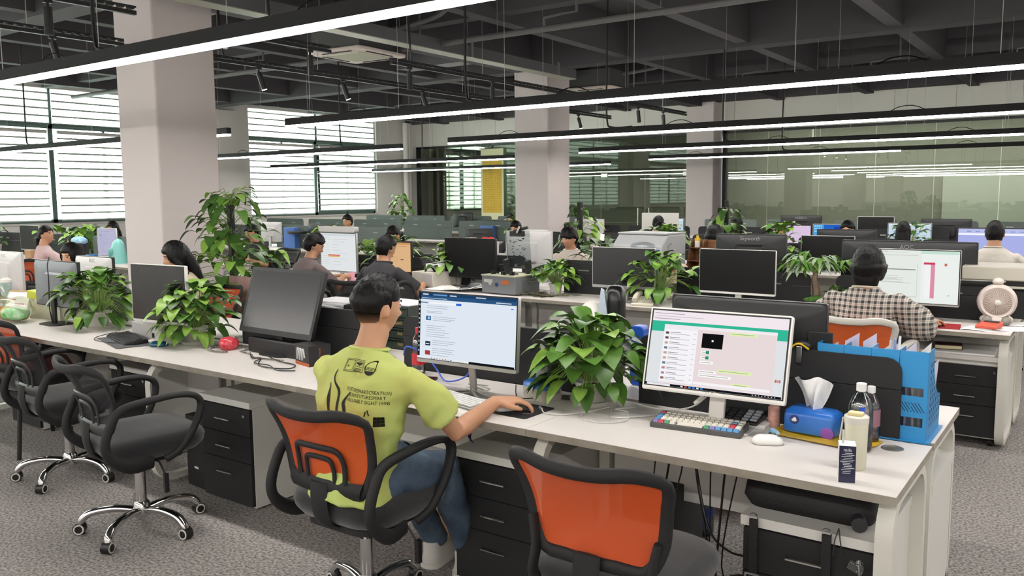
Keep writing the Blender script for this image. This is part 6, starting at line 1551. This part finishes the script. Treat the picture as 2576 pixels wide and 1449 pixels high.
m = MB(); m.use(BEZ['lightgrey']).box((-.12, -.172, .12), (.1, .002, .03)).box((-.1, -.172, .095), (.03, .002, .02)); m.use(mat('navy_print', '20306e', .5)).cyl((-.02, -.171, .09), (-.02, -.174, .09), .018, 14); m.use(mat('orange_sticker', 'b86030', .5)).box((.08, -.172, .115), (.09, .002, .035)); part('stickers', m, None, t)
for sx in (-.12, 0, .1): part('clamp', MB().box((sx, -.1, .19), (.03, .04, .03)).box((sx + .03, -.1, .19), (.07, .015, .012)), BLK, t)
part('handle', MB().tube([(.205, -.08, .11), (.23, -.08, .12), (.23, .05, .12), (.205, .05, .11)], .005, 6), CHROME, t)
t = thing('glass_jig', 'tall clear acrylic jig with black lever on the grey test box', 'equipment', (-4.40, 6.28, ZT_ + .177))
part('acrylic_plate', MB().box((0, .02, .22), (.26, .008, .34), rx=.1), CLEAR, t); part('side_bracket', MB().box((-.12, 0, .06), (.04, .06, .13), rx=.2), BLK, t, bev=.006); part('side_bracket', MB().box((.12, 0, .06), (.04, .06, .13), rx=.2), BLK, t, bev=.006)
part('lever', MB().box((0, .0, .36), (.14, .05, .05)).box((.05, -.02, .40), (.16, .03, .025), ry=-.25), BLK, t, bev=.005); part('lever_grip', MB().box((.045, -.04, .4), (.02, .02, .07), ry=.5), CHROME, t)
m = MB(); rnd = random.Random(3)
for i in range(26): m.box((rnd.uniform(-.09, .09), .0, rnd.uniform(.15, .32)), (rnd.uniform(.01, .025), .003, .006), ry=rnd.uniform(-.6, .6))
tag(part('black_marks', m, BLK, t, smooth=0), kind='stuff'); part('paper_note', MB().box((.02, -.03, .03), (.1, .003, .03)), PAPER, t)
t = thing('laptop', 'grey laptop seen from behind next to the grey test box', 'laptop', (-4.85, 6.3, ZT_), radians(8)); part('laptop_base', MB().span((-.16, -.12, 0), (.16, .1, .016)), BEZ['grey'], t, bev=.003); part('laptop_lid', MB().box((0, .115, .11), (.32, .008, .2), rx=-.25), GREYP, t, bev=.003)
t = thing('instrument', 'cream bench instrument with a carrying strap', 'equipment', (-5.42, 6.3, ZT_), radians(-6)); part('case', MB().span((-.15, -.16, .01), (.15, .16, .15)), mat('cream_metal', 'cfcabd', .5), t, bev=.006); part('panel', MB().span((.0, -.163, .03), (.14, -.16, .13)), BEZ['lightgrey'], t); part('strap', MB().tube(smoothpath([(-.02, -.1, .15), (.02, -.1, .19), (.08, -.1, .19), (.12, -.1, .15)], 5), (.003, .014), 6), BLK, t)
t = thing('small_carton', 'opened white carton on the cream instrument', 'box', (-5.4, 6.32, ZT_ + .152)); part('carton', MB().span((-.09, -.06, 0), (.09, .06, .07)), PAPER, t); part('flap', MB().box((.03, -.02, .085), (.16, .08, .004), ry=-.2), PAPER, t)
pothos(-5.32, 6.52, ZT_, .25, .27, 'leafy plant behind the white carton and cream instrument', 61, 90, .12, .07, .1, False, low=-.2, light=.45)
pothos(-4.0, 6.3, ZT_, .17, .17, 'leafy plant in front of the man in the cream T-shirt', 71, 70, .1, .06, .1, False, low=-.1, light=.5)
m = MB()
for i in range(5): m.grid(lambda u, v: V(((u - .5) * .3 + .1 * i - .2, (v - .5) * .22 + .03 * sin(i * 2), .004 + .012 * i * (u) + .02 * sin(u * 5 + i) * (v))), 8, 6)
solo('crumpled_papers', m, PAPER, 'crumpled white papers in front of the plain black monitor', 'paper', (-4.98, 6.12, ZT_))
solo('plastic_bag', MB().ball((0, 0, .04), (.12, .07, .05), 16, 10), pane('wrap_film', 'e4e6e6', .1, .4, False), 'clear plastic bag by the crumpled papers', 'bag', (-4.8, 6.22, ZT_))
keyboard(-5.85, 6.08, radians(-3), .42, .13, 'black keyboard before the amber-lit monitor', BLK, mat('black_keys', '2a2b2d', .5), 5, 18, .015)
mouse(-5.52, 6.06, .2, BLK, 'black mouse right of the amber-lit monitor\'s keyboard')
solo('steel_ring', MB().prism(rrect(.12, .06, .02, 3), 0, .02), STEEL, 'small steel ring lying by the sideways black chair', 'ring', (-5.5, 6.1, ZT_ + .0))
t = thing('phone_in_hand', 'pink cased phone resting by the brown-shirt man', 'phone', (-6.38, 6.1, ZT_), .5); part('phone_body', MB().box((0, 0, .05), (.075, .012, .12), rx=-.5), mat('pink_case', 'd89aa8', .5), t, bev=.004)
solo('paper_stack', MB().span((-.15, -.1, 0), (.15, .1, .03)), PAPER, 'low pile of white paper at the left of the amber-lit monitor', 'paper', (-6.35, 6.3, ZT_), .1)
# printer, organiser, etc
PG = mat('grey_printer_plastic', 'a3a5a6', .45)
t = thing('printer', 'grey box-shaped printer behind the reflecting monitor', 'printer', (-3.48, 7.1, ZT_), radians(-8))
m = MB().prism([(-.2, 0), (.2, 0), (.2, .52), (-.1, .52), (-.2, .42)], -.27, .27, 'x'); part('printer_body', m, PG, t, bev=.012); part('tray_handle', MB().tube([(.272, -.1, .2), (.275, -.1, .42), (.275, -.05, .44)], .006, 6), STEEL, t); part('lid', MB().span((-.27, -.12, .52), (.27, .2, .535)), PG, t, bev=.004)
solo('snack_box', MB().box((0, 0, .05), (.18, .12, .1), rz=.3).ball((0, 0, .13), (.1, .06, .05), 12, 8), mat('pale_orange_box', 'c8a078', .7, var=.8, vs=12, c2='d8d4d0'), 'open snack box with clear wrapping behind the second-row plant', 'box', (-3.1, 6.9, ZT_ + .1))
WOOD = mat('brown_wood', '7d5436', .5, var=.5, vs=5, c2='5a3822', stretch=(1, 1, 8))
t = thing('desk_organiser', 'brown wooden slanted desk organiser with three shelves', 'organiser', (-3.08, 7.35, ZT_), radians(-10))
for sx in (-.13, .0, .13): part('side_board', MB().prism([(-.1, 0), (.12, 0), (.12, .46), (.06, .46)], sx - .006, sx + .006, 'x'), WOOD, t)
for k in range(4): part('shelf', MB().span((-.13, -.09 + .035 * k, .02 + k * .12), (.13, .12, .03 + k * .12)), WOOD, t)
part('back_board', MB().span((-.13, .115, 0), (.13, .12, .46)), WOOD, t)
solo('glue_bottle', MB().use(POTW).cyl((0, 0, 0), (0, 0, .06), .025, 14).use(mat('yellow_plastic', 'd8b020', .4)).cyl((0, 0, .06), (0, 0, .085), .026, 14).cyl((0, 0, .085), (0, 0, .11), .012, 10), None, 'yellow-capped white bottle on the wooden organiser', 'bottle', (-3.13, 7.4, ZT_ + .39))
solo('tape_roll', MB().use(PAPER).cyl((0, -.01, 0), (0, .01, 0), .035, 20).use(mat('crimson_print', 'a8324a', .5)).cyl((0, -.012, 0), (0, -.01, 0), .026, 20), None, 'round white and crimson roll in the wooden organiser', 'tape', (-3.08, 7.24, ZT_ + .19))
t = thing('blue_crate', 'deep blue plastic crate left of the wooden organiser', 'crate', (-3.42, 6.85, ZT_)); part('crate_body', MB().span((-.14, -.1, 0), (.14, .1, .38)), mat('deep_blue_plastic', '2a46a8', .45), t, bev=.005); part('rim', MB().span((-.16, -.12, .36), (.16, .12, .39)), mat('deep_blue_plastic', '2a46a8', .45), t, bev=.004)
solo('plastic_wrap', MB().ball((0, 0, .03), (.12, .08, .04), 14, 8), pane('wrap_film', 'e4e6e6', .1, .4, False), 'clear wrapping piled in the deep blue crate', 'wrapping', (-3.42, 6.85, ZT_ + .39))
t = thing('printer', 'beige and black multifunction printer at the right edge', 'printer', (-.62, 6.95, ZT_), radians(2))
part('lower_body', MB().span((-.22, -.2, 0), (.22, .2, .2)), BLKM, t, bev=.006); part('upper_body', MB().span((-.23, -.21, .26), (.23, .21, .36)), mat('beige_printer_plastic', 'b9b4a6', .5), t, bev=.01); part('paper_slot', MB().span((-.2, -.17, .2), (.2, .2, .26)), BLK, t); part('lid_band', MB().span((-.22, -.215, .21), (.22, -.19, .225)), mat('beige_printer_plastic', 'b9b4a6', .5), t)
t = thing('gift_bag', 'white paper bag with red flower print and red ribbon', 'bag', (-5.4, 7.15, ZT_)); part('bag_body', MB().span((-.11, -.06, 0), (.11, .06, .4)), mat('white_bag_paper', 'ded8d2', .7), t); m = MB()
for (a, b) in ((.03, .25), (.06, .1), (-.04, .3), (0, .18), (-.06, .12)): m.ball((a, -.061, b), (.016, .002, .02), 8, 6)
part('flower_print', m, mat('red_ink2', 'b03040', .6), t); part('ribbon', MB().ball((-.03, 0, .42), (.05, .03, .03), 10, 8).ball((.05, 0, .42), (.05, .03, .03), 10, 8), mat('red_ribbon', 'c02028', .5), t)
lv = MB(); 
for k in range(7): lv.use(mat('pink_green_leaf', 'b9a888', .6, var=1, vs=20, c2='c99a8a')); leaf(lv, V((0, 0, .05)), V((cos(k * .9), sin(k * .9), 1.1)), .12, .06, .3)
solo('dried_leaves', lv, None, 'pale pink and green leaves beside the red-ribboned bag', 'plant', (-5.62, 7.15, ZT_ + .33))
# third row and beyond: plants
def T3(*a, **k): return pothos(*a, **k)
pole_plant(-6.53, 4.78, 1.68, .58, 'tall climbing plant on a black pole in front of the large column', 5, 210, .19, True, .05, .19, .3, 0, 1.52)
pole_plant(-5.13, 8.62, 1.46, .36, 'climbing plant on a black pole behind the man in the cream T-shirt', 6, 90, .2, True, .055, .15, .3, 0, 1.5)
pole_plant(-4.52, 11.72, 1.42, .42, 'climbing plant on a black pole in front of the glass partition', 7, 90, .2, True, .05, .15, .3, 0, 1.49)
pole_plant(-16.6, 17.9, 1.7, .5, 'tall leafy plant beside the far left corner of the glass', 8, 110, .24, False)
T3(-4.2, 7.6, ZT_, .22, .26, 'silvery-leaved plant right of the cream T-shirt man', 81, 60, .16, .07, .12, False, 'potted_plant', True, True)
T3(-4.75, 10.2, ZT_, .3, .3, 'fan-leaved plant on yellow bamboo sticks beside the column-side pole plant', 82, 70, .15, .08, .15, False, light=.4, bamboo=4)
T3(-3.05, 9.6, ZT_, .17, .42, 'lucky bamboo with yellow sticks between dark monitors', 83, 50, .13, .06, .12, False, light=.5, bamboo=5)
T3(-2.3, 12.95, ZT_ , .24, .3, 'plant with yellow stick before the grey white-framed monitor', 84, 50, .13, .07, .12, False, bamboo=1, light=.4)
T3(-7.0, 6.95, ZT_, .2, .22, 'plant beside the spreadsheet monitor', 85, 45, .12, .06, .1, False, light=.5)
T3(-6.35, 6.75, ZT_, .28, .3, 'narrow-leaved plant in front of the parted-hair woman', 86, 70, .15, .07, .12, False, narrow=True, light=.5)
T3(-9.45, 13.7, ZT_, .34, .3, 'bushy spider plant far back below the scroll', 87, 110, .18, .09, .14, False, narrow=True, light=.7)
T3(-10.6, 9.7, ZT_, .3, .28, 'leafy plant behind the glasses man\'s dark divider', 88, 40, .17, .08, .1, False, light=.4)
T3(-12.75, 6.75, ZT_, .34, .32, 'bright plant left of the lavender screen', 89, 70, .16, .08, .12, False, light=.7)
T3(-13.7, 6.75, ZT_, .3, .3, 'bright plant behind the pale pink woman\'s head', 90, 60, .16, .08, .12, False, light=.8)
T3(-15.0, 6.4, ZT_, .1, .34, 'small orange-flowered plant at the far left edge', 91, 18, .12, .08, .16, False, light=.3)
T3(-6.1, 3.45, ZT_, .12, .12, 'small plant behind the blue-grey monitor back', 92, 20, .07, .05, .06, False)
T3(-1.3, 10.3, ZT_, .2, .2, 'low plant beside a yellow folder in the third row', 93, 30, .12, .07, .12, False)
# other distant items
solo('yellow_folder', MB().prism(rrect(.42, .36, .03, 3, 0, .18), -.02, .02, 'y'), mat('mustard_plastic', 'b8982c', .5), 'mustard yellow chair-back-like folder near the white-lit screen', 'folder', (-1.33, 9.75, ZT_))
t = thing('kettle', 'mint green kettle-shaped humidifier by the lavender screen', 'appliance', (-11.15, 6.3, ZT_)); part('kettle_body', MB().tube([(0, 0, 0), (0, 0, .12), (.03, 0, .28), (.05, 0, .33)], [(.15, .12), (.13, .11), (.08, .07), (.03, .03)], 18, up=(1, 0, 0)), mat('mint_plastic', '7fc4bb', .4), t, smooth=80); part('spout_panel', MB().ball((.0, -.1, .15), (.05, .03, .07), 12, 8), mat('dark_mint_plastic', '5fa59c', .4), t)
solo('mug', MB().ring([(.05, 0), (.075, .03), (.08, .12), (.07, .12), (.06, .02)], 20), mat('blue_ceramic', '3f78b0', .3), 'blue mug beside the mint kettle', 'cup', (-11.55, 6.15, ZT_))
solo('face_mask', MB().ball((0, 0, .05), (.17, .09, .07), 16, 10), mat('mask_fabric', 'b9d9ea', .8), 'pale blue cap-like mask on a dark bin by the pink woman', 'face mask', (-12.45, 6.45, ZT_ + .22))
solo('bin', MB().ring([(.11, 0), (.14, .24), (.13, .24)], 18), GREYP, 'dark grey desk bin beneath the pale blue mask', 'bin', (-12.45, 6.45, ZT_))
for i, (x, y, w, h, c, l) in enumerate(((-9.95, 13.2, .3, .3, '4a6fb0', 'blue folder standing beside a grey monitor in the window block'), (-11.7, 9.8, .26, .36, '4f74b8', 'blue file box under the second window'), (-14.5, 16.9, .2, .2, '3a58a0', 'small blue box at the far end of the window block'), (-10.4, 7.05, .22, .3, '3a9a5a', 'green packet beside the black monitor'), (-15.6, 6.5, .4, .3, 'c9c9c2', 'pale planter box at the far left edge'), (-13.4, 6.2, .16, .12, 'b08a68', 'brown carton under the dark left monitor'), (-8.0, 10.4, .2, .35, 'c9c5bd', 'beige box between back-row dividers'))):
    solo('file_box', MB().span((-w / 2, -.06, 0), (w / 2, .06, h)), mat('box_' + c, c, .6), l, 'box', (x, y, ZT_ if i != 3 else .0 + ZT_), .1, bev=.004)
solo('whiteboard', MB().prism(rrect(.66, .6, .01, 2, 0, .3), -.012, .012, 'y'), mat('whiteboard_enamel', 'c9c9c3', .5), 'blank white board standing before the glass doors', 'board', (-6.1, 12.85, ZT_ - .02))
solo('paper_note', MB().box((0, -.014, 0), (.09, .002, .09), ry=.08), PAPER, 'white paper note on the black divider behind the printer', 'note', (-5.55, 9.905, 1.07))
solo('paper_note', MB().box((0, -.014, 0), (.08, .002, .09)), PAPER, 'white note with a number on the divider near the plain black monitor', 'note', (-6.7, 9.905, 1.06))
for k, (x, y, l) in enumerate(((-10.3, 14.2, 'black desk lamp with white arm in the last rows'), (-11.6, 16.8, 'black desk lamp with white arm near the corner'))):
    t = thing('desk_lamp', l, 'lamp', (x, y, ZT_)); part('lamp_base', MB().cyl((0, 0, 0), (0, 0, .02), .08, 16), BLK, t); part('lamp_arm', MB().tube([(0, 0, .02), (-.1, 0, .3), (.1, 0, .42)], .012, 6), POTW, t); part('lamp_head', MB().box((.16, 0, .42), (.16, .05, .03), ry=.2), BLK, t)
solo('round_tray', MB().ring([(.16, 0), (.18, .02), (.18, .04), (.0, .05)], 24), GREYP, 'dark round lid in front of the glasses man', 'lid', (-11.5, 9.75, ZT_ + .26))
bpy.context.view_layer.update()
